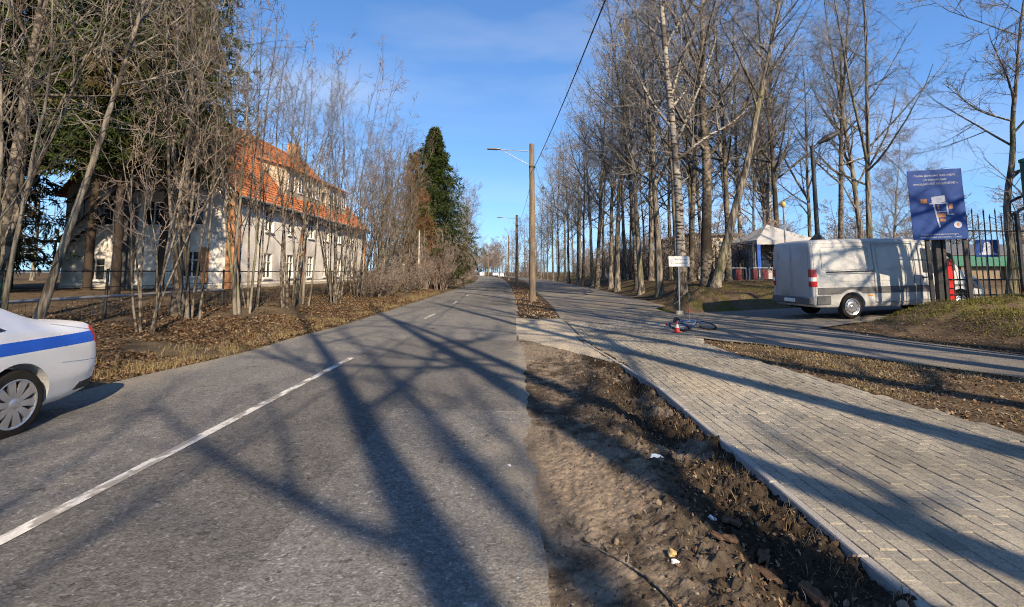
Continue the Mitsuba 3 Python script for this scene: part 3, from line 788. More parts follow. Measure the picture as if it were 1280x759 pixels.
def make_tree(seed, H=22, r0=0.26, lean=(0, 0), limb_from=0.3, n1=26, n2=9, n3_=7, n4=3, L1=0.26, ang1=52, trop1=0.06, trop2=0.03, wig0=0.035, fork=0, flare=1.7, twig=0.0062, droop=0.0, stems=None, k0=12, spread=None):
    r = np.random.default_rng(seed)
    if stems is None:
        base, d0 = np.zeros((1, 3)), np.array([[lean[0], lean[1], 1.0]])
        Hs, Rs = np.array([float(H)]), np.array([float(r0)])
    else:
        n = stems
        a = r.random(n)*2*PI
        rad = 0.10 + 0.22*r.random(n)
        base = np.stack([np.cos(a)*rad, np.sin(a)*rad, np.full(n, -0.1)], -1)
        tl = r.uniform(0.04, spread or 0.30, n)
        d0 = np.stack([np.cos(a)*tl + lean[0], np.sin(a)*tl + lean[1], np.ones(n)], -1)
        Hs, Rs = H*r.uniform(0.6, 1.0, n), r0*r.uniform(0.55, 1.0, n)
    P0, R0 = grow(r, base, d0, Hs, Rs, Rs*0.10, 18, wig0, 0.02, 0.85)
    R0[:, 0] *= flare; R0[:, 1] *= 1 + (flare - 1)*0.12
    # a finer foot, so that the flare stays near the ground
    foot = P0[:, :1] + (P0[:, 1:2] - P0[:, :1])*np.array([0, 0.12, 0.3, 0.6])[None, :, None]
    rf = R0[:, 1:2]*np.array([flare, 1 + (flare - 1)*0.45, 1 + (flare - 1)*0.15, 1.04])[None, :]
    Pt, Rt = np.concatenate([foot, P0[:, 1:]], 1), np.concatenate([rf, R0[:, 1:]], 1)
    Pt[:, 0, 2] -= 0.25
    trunk = [tubes(Pt, Rt, k0)]
    if fork:
        b, d, ln, rr = spawn(r, P0, R0, fork, 0.28, 0.5, 20, 5, Hs*0.62, 0.75, 0.1, 0.2)
        Pf, Rf = grow(r, b, d, ln, rr, rr*0.12, 18, wig0, 0.05)
        trunk.append(tubes(Pf, Rf, 9))
        P0, R0 = np.concatenate([P0, Pf]), np.concatenate([R0, Rf]); Hs = np.concatenate([Hs, ln])
    b, d, ln, rr = spawn(r, P0, R0, n1, limb_from, 0.98, ang1, 11, Hs*L1, 0.52, 0.28, 0.60)
    P1, R1 = grow(r, b, d, ln, rr, np.maximum(rr*0.18, 0.006), 8, 0.065, trop1)
    trunk.append(tubes(P1, R1, 5))
    b, d, ln, rr = spawn(r, P1, R1, n2, 0.15, 0.98, 48, 14, ln*0.48, 0.60, 0.3, 0.5, twig*1.5)
    P2, R2 = grow(r, b, d, ln, rr, np.maximum(rr*0.3, twig), 6, 0.09, trop2)
    crown = [tubes(P2, R2, 4 if twig < 0.008 else 3)]
    b, d, ln, rr = spawn(r, P2, R2, n3_, 0.15, 1.0, 45, 15, ln*0.50, 0.6, 0.3, 0.5, twig)
    P3, R3 = grow(r, b, d, ln, rr, np.maximum(rr*0.5, twig*0.7), 4, 0.11, -droop)
    crown.append(tubes(P3, R3, 3))
    if n4:
        b, d, ln, rr = spawn(r, P3, R3, n4, 0.2, 1.0, 42, 14, np.maximum(ln*0.6, 0.22), 0.7, 0.3, 0.4, twig*0.7)
        P4, R4 = grow(r, b, d, ln, rr, np.maximum(rr*0.4, twig*0.4), 3, 0.14, -droop*1.3)
        crown.append(tubes(P4, R4, 3))
    return cat(trunk), cat(crown)


def make_spruce(seed, H=19, low=0.16, W=3.2, nb=150, needles=9, tuft=0.16, dens=1.0, thin=0.016):
    r = np.random.default_rng(seed)
    P0, R0 = grow(r, np.zeros((1, 3)), np.array([[0, 0, 1.0]]), np.array([float(H)]), np.array([H*0.0085]), np.array([0.02]), 16, 0.008, 0.05)
    trunk = [tubes(P0, R0, 10)]
    t = low + (0.99 - low)*(np.arange(nb) + r.random(nb))/nb
    z = t*H
    a = np.arange(nb)*2.399963 + r.normal(0, 0.25, nb)
    u = (t - low)/(1 - low)
    ln = W*(1 - u)**0.85*np.clip(r.normal(1, 0.20, nb), 0.5, 1.5)*(0.55 + 0.45*sstep(0, 0.18, u)) + 0.25
    d = np.stack([np.cos(a), np.sin(a), 0.35*u + 0.05], -1)
    base = np.stack([np.interp(z, P0[0, :, 2], P0[0, :, 0]), np.interp(z, P0[0, :, 2], P0[0, :, 1]), z], -1)
    P1, R1 = grow(r, base, d, ln, 0.012 + 0.012*ln, np.full(nb, 0.006), 8, 0.05, -0.085*(1 - u) + 0.01)
    P1[:, -2:, 2] += (0.05*ln)[:, None]*np.array([0.5, 1.0])
    trunk.append(tubes(P1, R1, 4))
    n2 = int(16*dens)
    b, dd, l2, rr = spawn(r, P1, R1, n2, 0.12, 1.0, 58, 12, ln*0.30 + 0.15, 0.5, 0.3, 0.55)
    dd[:, 2] -= 0.25
    P2, R2 = grow(r, b, dd, l2, rr, rr*0.5, 4, 0.06, -0.12)
    crown = [tubes(P2, np.maximum(R2, 0.004), 3)]
    P = np.concatenate([P2]); N = len(P)
    # needle sprays: narrow blades fanning from each shoot
    tt = r.random((N, needles)); idx = np.clip(tt*3, 0, 2.999); i = idx.astype(int); fr = (idx - i)[..., None]
    rows = np.arange(N)[:, None]
    c = P[rows, i]*(1 - fr) + P[rows, i+1]*fr
    tan = P[rows, i+1] - P[rows, i]; tan /= np.linalg.norm(tan, axis=2, keepdims=True) + 1e-9
    q = r.normal(size=(N, needles, 3)); q -= (q*tan).sum(-1, keepdims=True)*tan; q /= np.linalg.norm(q, axis=2, keepdims=True) + 1e-9
    dirn = tan*0.75 + q*0.75; dirn[..., 2] -= 0.22; dirn /= np.linalg.norm(dirn, axis=2, keepdims=True)
    side = np.cross(dirn, r.normal(size=(N, needles, 3))); side /= np.linalg.norm(side, axis=2, keepdims=True) + 1e-9
    s = tuft*r.uniform(0.6, 1.35, (N, needles, 1))
    V = np.stack([c - side*thin, c + side*thin, c + dirn*s*0.6 + side*thin*1.1, c + dirn*s], -2).reshape(-1, 3)
    k = np.arange(N*needles)*4
    F = np.concatenate([np.stack([k, k+1, k+2], -1), np.stack([k, k+2, k+3], -1)])
    crown.append(trimesh.Trimesh(V, F, process=False))
    return cat(trunk), cat(crown)


def group(name, trunk, crown, mt, mc, smooth=True):
    scene[name] = {'type': 'shapegroup', 'trunk': mikit.ply(trunk, mt, smooth=smooth), 'crown': mikit.ply(crown, mc, smooth=False)}


def plant(g, name, label, cat_, x, y, rot=0.0, s=1.0, z=None, grp=None, tilt=(0, 0), sz=1.0):
    key = thing(name, label, cat_, grp)
    if z is None: z = float(land(np.array([[x]]), np.array([[y]]))[0, 0]) - 0.05
    M = T().translate([x, y, z]).rotate([1, 0, 0], tilt[0]).rotate([0, 1, 0], tilt[1]).rotate([0, 0, 1], rot).scale([s, s, s*sz])
    scene[key] = {'type': 'instance', 'shapegroup': {'type': 'ref', 'id': g}, 'to_world': M}
    return key


group('g_tall_a', *make_tree(11, 23, 0.23, n1=18, n2=7, n3_=5, n4=1, fork=2, limb_from=0.22, wig0=0.02, L1=0.22, twig=0.009, ang1=46, trop1=0.08), 'm_bark', 'm_twig')
group('g_tall_b', *make_tree(12, 22, 0.21, n1=20, n2=7, n3_=5, n4=1, fork=1, limb_from=0.25, wig0=0.022, L1=0.24, twig=0.009, trop1=0.08), 'm_bark', 'm_twig')
group('g_tall_c', *make_tree(13, 24, 0.21, n1=34, n2=8, n3_=5, n4=1, limb_from=0.28, ang1=48, L1=0.22, wig0=0.016, twig=0.009, trop1=0.07), 'm_pale', 'm_twig')
group('g_far_a', *make_tree(21, 22, 0.24, n1=26, n2=7, n3_=4, n4=1, twig=0.012, k0=7, wig0=0.02), 'm_bark', 'm_twig')
group('g_far_b', *make_tree(22, 20, 0.20, n1=20, n2=7, n3_=4, n4=1, twig=0.012, k0=7, fork=1, wig0=0.02), 'm_pale', 'm_twig')
group('g_birch', *make_tree(31, 24, 0.21, lean=(0.02, 0), n1=34, n3_=6, n4=1, twig=0.0075, limb_from=0.25, ang1=42, L1=0.18, trop1=0.02, droop=0.10, flare=1.9, wig0=0.014), 'm_birch', 'm_twig')
group('g_weep', *make_tree(32, 17, 0.20, n1=30, limb_from=0.2, ang1=48, L1=0.30, trop1=-0.02, droop=0.30, n3_=9, twig=0.009), 'm_birch', 'm_redtwig')
group('g_cop_a', *make_tree(41, 11, 0.062, stems=6, n1=10, n2=4, n3_=3, n4=1, limb_from=0.26, L1=0.21, ang1=38, trop1=0.05, wig0=0.055, k0=8, flare=1.4, twig=0.0055), 'm_pale', 'm_twigdark')
group('g_cop_b', *make_tree(42, 12, 0.075, stems=4, n1=11, n2=4, n3_=3, n4=1, limb_from=0.24, L1=0.24, ang1=42, trop1=0.06, wig0=0.06, k0=8, flare=1.4, twig=0.0055), 'm_bark', 'm_twigdark')
group('g_cop_c', *make_tree(43, 10, 0.05, stems=7, n1=9, n2=4, n3_=3, n4=1, limb_from=0.24, L1=0.20, ang1=34, trop1=0.05, wig0=0.05, k0=7, flare=1.3, twig=0.006, spread=0.26), 'm_pale', 'm_redtwig')
group('g_shrub_a', *make_tree(51, 4.6, 0.03, stems=16, n1=9, n2=5, n3_=5, n4=0, limb_from=0.1, L1=0.30, ang1=34, trop1=0.05, wig0=0.06, k0=5, flare=1.2, twig=0.007, spread=0.42), 'm_redtwig', 'm_redtwig')
group('g_shrub_b', *make_tree(52, 3.2, 0.022, stems=20, n1=8, n2=5, n3_=4, n4=0, limb_from=0.1, L1=0.34, ang1=38, trop1=0.04, wig0=0.07, k0=5, flare=1.2, twig=0.006, spread=0.55), 'm_pale', 'm_redtwig')
group('g_spruce_a', *make_spruce(61, 23, 0.27, 3.9, 280, 11, 0.30, thin=0.03), 'm_trunkdark', 'm_needle')
group('g_spruce_b', *make_spruce(62, 17, 0.07, 5.1, 280, 12, 0.30, thin=0.032), 'm_bark', 'm_needle')
group('g_larch', *make_spruce(63, 12.5, 0.12, 2.6, 150, 7, 0.22, 0.8, thin=0.02), 'm_bark', 'm_needlebrown')
# single trees of their own shape
group('g_grey', *make_tree(71, 22, 0.29, lean=(0.05, 0), n1=28, n2=8, n3_=5, n4=1, twig=0.009, fork=1, limb_from=0.25, flare=1.5, ang1=46), 'm_pale', 'm_twig')
group('g_lean', *make_tree(72, 21, 0.22, lean=(0.36, 0.05), n1=24, n2=8, n3_=5, n4=1, twig=0.009, limb_from=0.42, L1=0.24, wig0=0.018), 'm_bark', 'm_twig')
group('g_apple', *make_tree(73, 10.5, 0.13, lean=(-0.06, 0), n1=16, limb_from=0.25, L1=0.46, ang1=58, trop1=0.07, n2=9, n3_=7, wig0=0.05), 'm_bark', 'm_twig')
group('g_old', *make_tree(74, 17, 0.24, lean=(-0.1, 0.06), n1=24, limb_from=0.38, L1=0.62, ang1=66, trop1=-0.02, n2=12, n3_=8, wig0=0.05, droop=0.05), 'm_bark', 'm_twig')

group('g_caster', *make_tree(81, 21, 0.30, n1=12, n2=4, n3_=3, n4=0, limb_from=0.36, L1=0.27, twig=0.008, wig0=0.02, flare=1.3), 'm_bark', 'm_twig')
ORD = ['first', 'second', 'third', 'fourth', 'fifth', 'sixth', 'seventh', 'eighth', 'ninth', 'tenth', 'eleventh', 'twelfth', 'thirteenth', 'fourteenth', 'fifteenth', 'sixteenth', 'seventeenth', 'eighteenth', 'nineteenth', 'twentieth']
# right hand row on the bank
plant('g_birch', 'birch_tree', 'tall white and black birch on the root mound behind the little white sign', 'tree', 6.95, 21.9, 40, 1.0, 0.42)
plant('g_grey', 'grey_tree', 'thick smooth grey trunk beside the leaning tree, left of the tent', 'tree', 9.2, 25.2, 15, 1.0)
plant('g_lean', 'leaning_tree', 'grey tree leaning to the right in front of the tent', 'tree', 9.35, 24.6, 0, 1.0)
plant('g_tall_c', 'slim_tree', 'slim dark straight trunk just left of the black tent fence', 'tree', 11.1, 27.3, 80, 0.8)
row = [(8.1, 29.5, 'g_tall_a'), (8.0, 33.5, 'g_tall_b'), (8.6, 37.2, 'g_tall_c'), (7.9, 41, 'g_tall_a'), (8.2, 45.5, 'g_tall_b'), (7.7, 50, 'g_tall_c'), (8.0, 55, 'g_far_a'), (7.6, 60, 'g_far_b'), (7.7, 66, 'g_far_a'),
       (7.2, 72, 'g_far_b'), (7.3, 79, 'g_far_a'), (6.9, 87, 'g_far_b'), (6.6, 96, 'g_far_a'), (6.2, 107, 'g_far_b'), (5.4, 120, 'g_far_a')]
for i, (x, y, g) in enumerate(row):
    plant(g, 'row_tree', f'bare tall tree on the leafy right bank, {ORD[i]} beyond the birch on the root mound', 'tree', x, y, i*77, 0.92 + 0.03*((i*7) % 6), grp='bare trees along the right bank')
back = [(10.4, 31, 'g_tall_c'), (11.2, 36, 'g_tall_b'), (10.6, 41, 'g_far_a'), (12.5, 46, 'g_far_b'), (10.9, 52, 'g_far_a'), (12.8, 58, 'g_far_b'), (10.7, 64, 'g_far_a'), (12.2, 74, 'g_far_b'), (10.3, 86, 'g_far_a'), (10.8, 100, 'g_far_b'),
        (14.8, 50, 'g_far_a'), (16.4, 66, 'g_far_b'), (9.2, 118, 'g_far_a')]
for i, (x, y, g) in enumerate(back):
    plant(g, 'wood_tree', 'bare tree standing farther back in the wood behind the right hand row', 'tree', x, y, i*131, 0.86 + 0.04*((i*5) % 6), grp='trees behind the right hand row')
for x, y, s, lab in ((15.4, 37.5, 1.0, 'pale birch rising behind the left half of the white tent roof'), (16.9, 38.8, 0.95, 'pale birch rising behind the peak of the white tent roof'), (18.6, 38.0, 1.02, 'pale birch rising behind the right half of the tent roof'), (19.9, 41.5, 0.9, 'pale birch behind the tall lamp post')):
    plant('g_birch', 'birch_tree', lab, 'tree', x, y, x*50, s)
plant('g_tall_a', 'bare_tree', 'tall bare tree between the tent and the lamp, behind the birches', 'tree', 21.5, 44, 20, 0.9)
plant('g_weep', 'weeping_birch', 'weeping birch with purple brown twigs behind the blue notice board', 'tree', 30.5, 42, 10, 0.72)
plant('g_weep', 'weeping_birch', 'second weeping birch seen through the iron fence bars', 'tree', 38.5, 47, 100, 0.62)
plant('g_apple', 'spreading_tree', 'spreading bare tree with curved limbs beside the green post at right', 'tree', 15.9, 16.9, 200, 1.12)
for i, (x, y) in enumerate(((24, 36), (27.5, 34.5), (31, 36), (34.5, 34), (22, 31.0), (37, 37))):
    plant('g_shrub_a', 'shrub', 'brown twiggy shrub among others behind the iron fence', 'shrub', x, y, i*50, 0.9, grp='brown shrubs behind the iron fence')
# trees of the same row, beside and behind the camera: their shadows lie on the road and a few twigs hang into view
for i, (x, y, g, s) in enumerate(((8.2, -4.7, 'g_caster', 1.1), (5.95, -10.7, 'g_caster', 1.05), (7.3, -6.6, 'g_caster', 0.95), (6.35, -8.5, 'g_caster', 1.15), (10.6, -0.3, 'g_caster', 1.0), (11.6, 4.4, 'g_caster', 0.9), (10.9, -4.5, 'g_caster', 1.1), (9.6, 1.6, 'g_caster', 0.85), (9.0, -17.0, 'g_caster', 1.0), (0.2, -16, 'g_tall_b', 1.0), (2.6, -13.0, 'g_tall_c', 0.9), (-1.6, -11.5, 'g_caster', 0.85), (21, 2.5, 'g_caster', 1.1), (15.5, -6.5, 'g_caster', 1.15), (23, 8, 'g_caster', 1.1), (13.6, 1.5, 'g_caster', 1.0))):
    plant(g, 'near_tree', f'bare roadside tree beside the camera, {ORD[i]} of those casting shadows on the road', 'tree', x, y, i*97, s, grp='roadside trees beside the camera')
group('g_slim', *make_tree(83, 17, 0.16, n1=9, n2=3, n3_=2, n4=0, limb_from=0.32, L1=0.24, wig0=0.03, flare=1.3, twig=0.008), 'm_bark', 'm_twig')
for i, (x, y, s) in enumerate(((11.2, 6.3, 0.9), (12.6, 3.0, 1.0), (9.9, 4.6, 0.8), (14.6, -1.6, 1.1), (12.2, -1.8, 1.0), (16.6, -4.4, 1.2), (8.6, 0.6, 0.85), (13.4, -7.2, 1.2))):
    plant('g_slim', 'slim_tree', f'slim bare tree right of the camera, {ORD[i]} of those striping the pavement with shadow', 'tree', x, y, i*123, s, grp='slim trees right of the camera')
plant('g_old', 'overhanging_tree', 'old tree at right whose thin twigs hang into the top right corner', 'tree', 15.6, 8.2, 150, 0.95)

# left hand side: saplings and coppice stools along the wire fence
spots = [(-8.8, 8.8, 'g_cop_b', 0.72, 'thick stemmed coppice behind the silver car boot, dark stems leaning right'), (-9.9, 9.2, 'g_cop_a', 0.85, 'pale stemmed coppice at the left edge above the silver car'),
         (-8.1, 11.2, 'g_cop_c', 0.75, 'short leaning sapling just right of the silver car boot'), (-8.7, 13.8, 'g_cop_a', 0.95, 'clump of grey stems between the fire stairs and the orange pilaster'),
         (-8.3, 15.6, 'g_cop_b', 0.9, 'dark stemmed coppice in front of the orange corner pilaster'),
         (-8.9, 17.2, 'g_cop_c', 1.0, 'many stemmed thin coppice just right of the orange corner pilaster'), (-8.0, 22.3, 'g_cop_c', 1.0, 'thin stemmed coppice before the dormer part of the white house'),
         (-8.2, 18.4, 'g_cop_a', 0.95, 'coppice in front of the first windows of the white house'), (-8.5, 20.2, 'g_cop_b', 0.95, 'coppice with right leaning stems before the middle of the white house'),
(-8.6, 24.4, 'g_cop_a', 1.0, 'coppice before the far part of the white house')]
for i, (x, y, g, s, lab) in enumerate(spots): plant(g, 'coppice_tree', lab, 'tree', x, y, i*71, s*0.95, sz=1.25)
more = [(-8.3, 26.6, 'g_cop_c'), (-8.0, 28.8, 'g_cop_a'), (-8.7, 31, 'g_cop_b'), (-8.1, 33.2, 'g_cop_c'), (-8.5, 35.5, 'g_cop_a'), (-8.2, 38, 'g_cop_c'), (-8.9, 40.3, 'g_cop_b'), (-9.6, 34, 'g_cop_c'), (-9.9, 31.6, 'g_cop_a'), (-9.7, 37, 'g_cop_a')]
for i, (x, y, g) in enumerate(more): plant(g, 'sapling_tree', f'grey brown sapling clump in the left fence row, {ORD[i]} counting from the camera', 'tree', x, y, i*53 + 20, 0.95 + 0.03*(i % 5), sz=1.1, grp='dense saplings along the left fence')
plant('g_tall_c', 'pale_tree', 'pale straight trunk at the far left edge of the saplings', 'tree', -11.2, 11.0, 10, 0.62)
plant('g_lean', 'bowed_tree', 'dark tree bowing to the right over the silver car', 'tree', -9.6, 10.2, 8, 0.40, sz=1.4)
plant('g_tall_c', 'pale_tree', 'pale slender trunk rising left of the orange pilaster', 'tree', -9.6, 14.4, 130, 0.6)
for x, y, g, s, rot, lab in ((-25.2, 25.2, 'g_spruce_a', 1.1, 0, 'dark spruce before the far left corner of the white gable'), (-21.4, 25.4, 'g_spruce_a', 1.05, 80, 'dark spruce in front of the left part of the white gable'), (-17.7, 25.3, 'g_spruce_a', 1.0, 160, 'spruce with hanging boughs before the right part of the gable'),
                            (-15.4, 19.6, 'g_spruce_a', 0.84, 300, 'spruce nearest the road, its boughs hanging before the orange roof corner'), (-26.5, 21.0, 'g_spruce_b', 1.05, 220, 'dark low branched spruce beyond the far left corner of the gable'), (-30, 27, 'g_spruce_b', 1.0, 20, 'dark low branched spruce farthest left behind the gable corner'), (-20.5, 14.5, 'g_spruce_a', 0.9, 120, 'dark spruce at the left picture edge')):
    plant(g, 'spruce_tree', lab, 'tree', x, y, rot, s)
plant('g_spruce_b', 'spruce_tree', 'tall green spruce by the road beyond the saplings', 'tree', -8.2, 49, 30, 0.90)
plant('g_larch', 'larch_tree', 'rusty brown conifer left of the tall green roadside spruce', 'tree', -9.9, 46.8, 30, 1.0)
plant('g_larch', 'larch_tree', 'small brown conifer in front of the green roadside spruce', 'tree', -8.2, 45.6, 130, 0.72)
r2 = np.random.default_rng(77)
sh = [(-6.8, 47.2), (-6.9, 45.2), (-7.9, 43.6), (-8.8, 44.2), (-7.6, 46.6), (-7.3, 50.5), (-8.2, 52.5), (-7.5, 55), (-8.4, 57.5), (-7.4, 60), (-8.3, 63), (-7.7, 66), (-8.4, 70), (-7.9, 74), (-8.6, 79), (-8.4, 84), (-9, 90), (-9.4, 97), (-10, 104), (-10.6, 112)]
for i, (x, y) in enumerate(sh): plant('g_shrub_a', 'roadside_shrub', f'red brown roadside shrub along the far left verge, {ORD[i]} counting away from the camera', 'shrub', x, y, i*61, r2.uniform(0.95, 1.5), grp='red brown shrubs along the far left verge')
for i, (x, y) in enumerate(((-8.0, 27.6), (-7.7, 30.2), (-8.2, 32.4), (-7.6, 34.6), (-8.0, 36.8), (-7.7, 39.2), (-8.3, 41.4))): plant('g_shrub_b', 'low_shrub', f'low twiggy undergrowth shrub below the left saplings, {ORD[i]} counting away from the camera', 'shrub', x, y, i*47, r2.uniform(0.7, 1.1), grp='undergrowth shrubs below the left saplings')
lf = [(-10.5, 58, 'g_far_b', .6), (-9.2, 68, 'g_far_b', .7), (-9.6, 78, 'g_far_a', .75), (-9.3, 92, 'g_far_b', .85), (-10.5, 104, 'g_far_a', .9), (-11.6, 118, 'g_far_b', .9), (-13.2, 64, 'g_far_a', .6), (-14, 80, 'g_far_b', .7), (-15, 96, 'g_far_a', .8), (-13.0, 132, 'g_far_a', .9), (-15, 148, 'g_far_b', .95), (-17, 166, 'g_far_a', 1), (-19.5, 186, 'g_far_b', 1), (-23, 208, 'g_far_a', 1)]
for i, (x, y, g, s) in enumerate(lf): plant(g, 'verge_tree', f'bare tree on the far left verge, {ORD[i]} going away past the green spruce', 'tree', x, y, i*89, s, grp='bare trees on the far left verge')
for i, (x, y, g) in enumerate(((3.2, 134, 'g_far_a'), (2.2, 150, 'g_far_b'), (0.4, 168, 'g_far_a'), (-2.2, 188, 'g_far_b'), (-5.0, 210, 'g_far_a'), (-10, 236, 'g_far_b'), (-17, 262, 'g_far_a'), (-24, 285, 'g_far_b'), (-33, 300, 'g_far_a'), (-41, 285, 'g_far_b'), (-28, 232, 'g_far_b'), (-50, 300, 'g_far_a'), (7, 140, 'g_far_b'), (6, 165, 'g_far_a'))):
    plant(g, 'distant_tree', 'pale bare tree at the vanishing end of the road', 'tree', x, y, i*83, 0.85, grp='bare trees at the end of the road')
for i, (x, y, g, s) in enumerate(((22.5, 46, 'g_birch', 1.0), (24.5, 50, 'g_tall_a', 0.95), (20.6, 55, 'g_far_a', 1.0), (26.5, 58, 'g_far_b', 1.0), (18.0, 58, 'g_far_a', 0.95), (15.2, 44, 'g_far_b', 0.9), (13.4, 39.5, 'g_far_a', 0.9), (17.2, 48, 'g_birch', 0.95), (23, 40.5, 'g_tall_b', 0.85), (21.2, 31.2, 'g_tall_b', 0.95), (22.8, 36.4, 'g_tall_c', 1.0), (24.2, 36.2, 'g_tall_a', 0.95), (17.6, 35.0, 'g_tall_c', 1.0))):
    plant(g, 'grove_tree', f'bare tree of the grove behind the tent, {ORD[i]} of its tall trunks', 'tree', x, y, i*67, s, grp='grove behind the tent')
group('g_horizon', *make_tree(91, 15, 0.25, n1=20, n2=7, n3_=5, n4=0, twig=0.03, k0=6, limb_from=0.12, L1=0.34), 'm_bark', 'm_redtwig')
for i in range(46):
    plant('g_horizon', 'horizon_tree', 'bare grey brown tree of the far wood on the horizon', 'tree', -150 + 6.2*i + 3*math.sin(i*2.1), 330 + 14*math.sin(i*1.7), i*37, 1.25 + 0.3*abs(math.sin(i*3.3)), z=0, grp='far wood on the horizon')
for i in range(30):
    yy_ = 215 + 3.4*i
    sd_ = -1 if i % 2 else 1
    plant('g_horizon', 'road_end_tree', 'hazy bare tree crowding the far road end', 'tree', float(bend(np.array(yy_))) - 2.8 + sd_*(6.5 + 2*abs(math.sin(i*2.7))), yy_, i*59, 0.75 + 0.3*abs(math.sin(i*1.3)), z=0, grp='trees crowding the far road end')
group('g_thicket', *make_tree(95, 5.5, 0.035, stems=13, n1=7, n2=5, n3_=3, n4=0, limb_from=0.08, L1=0.32, ang1=36, trop1=0.05, wig0=0.06, k0=5, flare=1.2, twig=0.012, spread=0.45), 'm_bark', 'm_redtwig')
rt = np.random.default_rng(15)
for i in range(54):
    y_ = 30 + 1.55*i + rt.uniform(-0.7, 0.7)
    plant('g_thicket', 'understorey_shrub', 'brown understorey shrub behind the trunks of the right hand row', 'shrub', 10.2 + 0.05*(y_ - 30) + rt.uniform(0, 6.5) + float(bend(np.array(y_))), y_, i*47, rt.uniform(0.6, 1.05), grp='understorey behind the right hand row')
for i in range(26):
    plant('g_horizon', 'horizon_tree', 'bare grey brown tree of the wood far beyond the right hand trunks', 'tree', 22 + 3.4*i, 128 - 1.9*i + 6*math.sin(i*1.9), i*41, 0.8 + 0.3*abs(math.sin(i*2.3)), grp='wood far beyond the right hand trunks')
for i in range(14):
    plant('g_horizon', 'horizon_tree', 'bare tree of the wood beyond the white house', 'tree', -34 - 3.5*i, 62 + 5*math.sin(i*1.9) - 1.5*i, i*43, 0.7 + 0.3*abs(math.sin(i*2.3)), grp='wood beyond the white house')
for i, (x, y) in enumerate(((-11.5, 122), (-12.6, 134), (-14, 147), (-16, 162), (-18, 180), (4.6, 126), (3.4, 140), (2, 158), (-0.5, 178), (-4, 200), (-33, 262), (-26, 268), (-20, 270), (-38, 258))): plant('g_shrub_a', 'distant_shrub', 'brown thicket shrub near the far end of the road', 'shrub', x, y, i*40, 1.5, grp='thicket at the far end of the road')


# ------------------------------------------------------------------ poles, lamps and wires
def zland(x, y): return float(land(np.array([[x]]), np.array([[y]]))[0, 0])


def power_pole(x, y, H, label, lamp=True, near=False, grp=None, r=0.15):
    p = thing('utility_pole', label, 'utility pole', grp)
    rr = np.random.default_rng(int(abs(x*100) + y))
    zz = np.linspace(-0.3, H, 14)
    put(p, 'pole', rod(np.stack([x + rr.normal(0, 0.006, 14) + 0.0*zz, y + rr.normal(0, 0.006, 14), zz], -1), np.linspace(r*1.25, r*0.88, 14), 14), 'm_wood', smooth=50)
    put(p, 'clamp', cat([lathe([(r*0.98, 0), (r*1.06, 0), (r*1.06, 0.08), (r*0.98, 0.08)], 14, loc=(x, y, H - 1.32)), box(x + r*0.8, x + r*1.25, y - 0.05, y + 0.05, H - 1.33, H - 1.23)]), 'm_trim')
    if lamp:
        ar = put(p, 'lamp_arm', rod([(x - r*0.7, y - 0.03, H - 0.42), (x - 1.2, y - 0.05, H - 0.36), (x - 1.75, y - 0.06, H - 0.33)], 0.022, 8), 'm_galv')
        put(ar, 'brace', rod([(x - r*0.8, y - 0.03, H - 1.18), (x - 1.62, y - 0.055, H - 0.37)], 0.016, 8), 'm_galv')
        hd = m3.Manifold.batch_hull([m3.Manifold.sphere(s, 12).translate((a, 0, b)) for a, s, b in ((0, 0.045, 0), (-0.25, 0.075, 0.0), (-0.66, 0.06, 0.012))]).scale((1, 1.35, 0.75)).translate((x - 1.72, y - 0.06, H - 0.30)).to_mesh()
        put(p, 'lamp_head', trimesh.Trimesh(hd.vert_properties[:, :3], hd.tri_verts, process=False), 'm_steel', smooth=40)
    return p


power_pole(0.78, 27.4, 8.55, 'nearest wooden pole with street lamp arm on the earth island')
power_pole(-0.1, 62, 8.5, 'second wooden pole farther along the earth island, with lamp arm')
power_pole(-1.7, 97, 8.5, 'third wooden pole along the road, pale in the distance', r=0.13)
power_pole(-4.6, 132, 8.5, 'fourth thin pole along the road before the bend', lamp=False, r=0.12)
power_pole(-9.6, 168, 8.5, 'farthest thin pole at the end of the road', lamp=False, r=0.12)
wp = thing('thin_pole', 'thin pale pole in front of the brown thicket at left', 'pole')
put(wp, 'pole', rod([(-8.1, 42, 0.1), (-8.1, 42, 4.9)], [0.075, 0.055], 10), 'm_conc', smooth=True)
put(wp, 'cap', rod([(-8.1, 42, 4.9), (-8.1, 42, 5.0)], 0.07, 10), 'm_galv')


def wire(a, b, sag, r, label):
    t = np.linspace(0, 1, 40)[:, None]
    p = np.asarray(a)*(1 - t) + np.asarray(b)*t
    p[:, 2] -= sag*4*(t*(1 - t))[:, 0]
    solo('overhead_cable', label, 'cable', rod(p, r, 6), 'm_trim', smooth=True)


wire((0.95, 27.4, 7.35), (2.9, -14, 8.4), 0.75, 0.016, 'black overhead cable from the nearest wooden pole up past the camera')
wire((0.95, 27.4, 7.3), (0.0, 62, 7.3), 0.5, 0.012, 'overhead cable between the nearest and the second pole')
ins = thing('cable_box', 'small dark cable splice hanging right of the nearest pole', 'cable box')
scene[ins] = mikit.ply(cat([box(1.32, 1.46, 27.36, 27.44, 6.05, 6.17, 0.01), rod([(0.98, 27.4, 7.3), (1.2, 27.4, 6.5), (1.38, 27.4, 6.1)], 0.008, 6)]), 'm_trim')

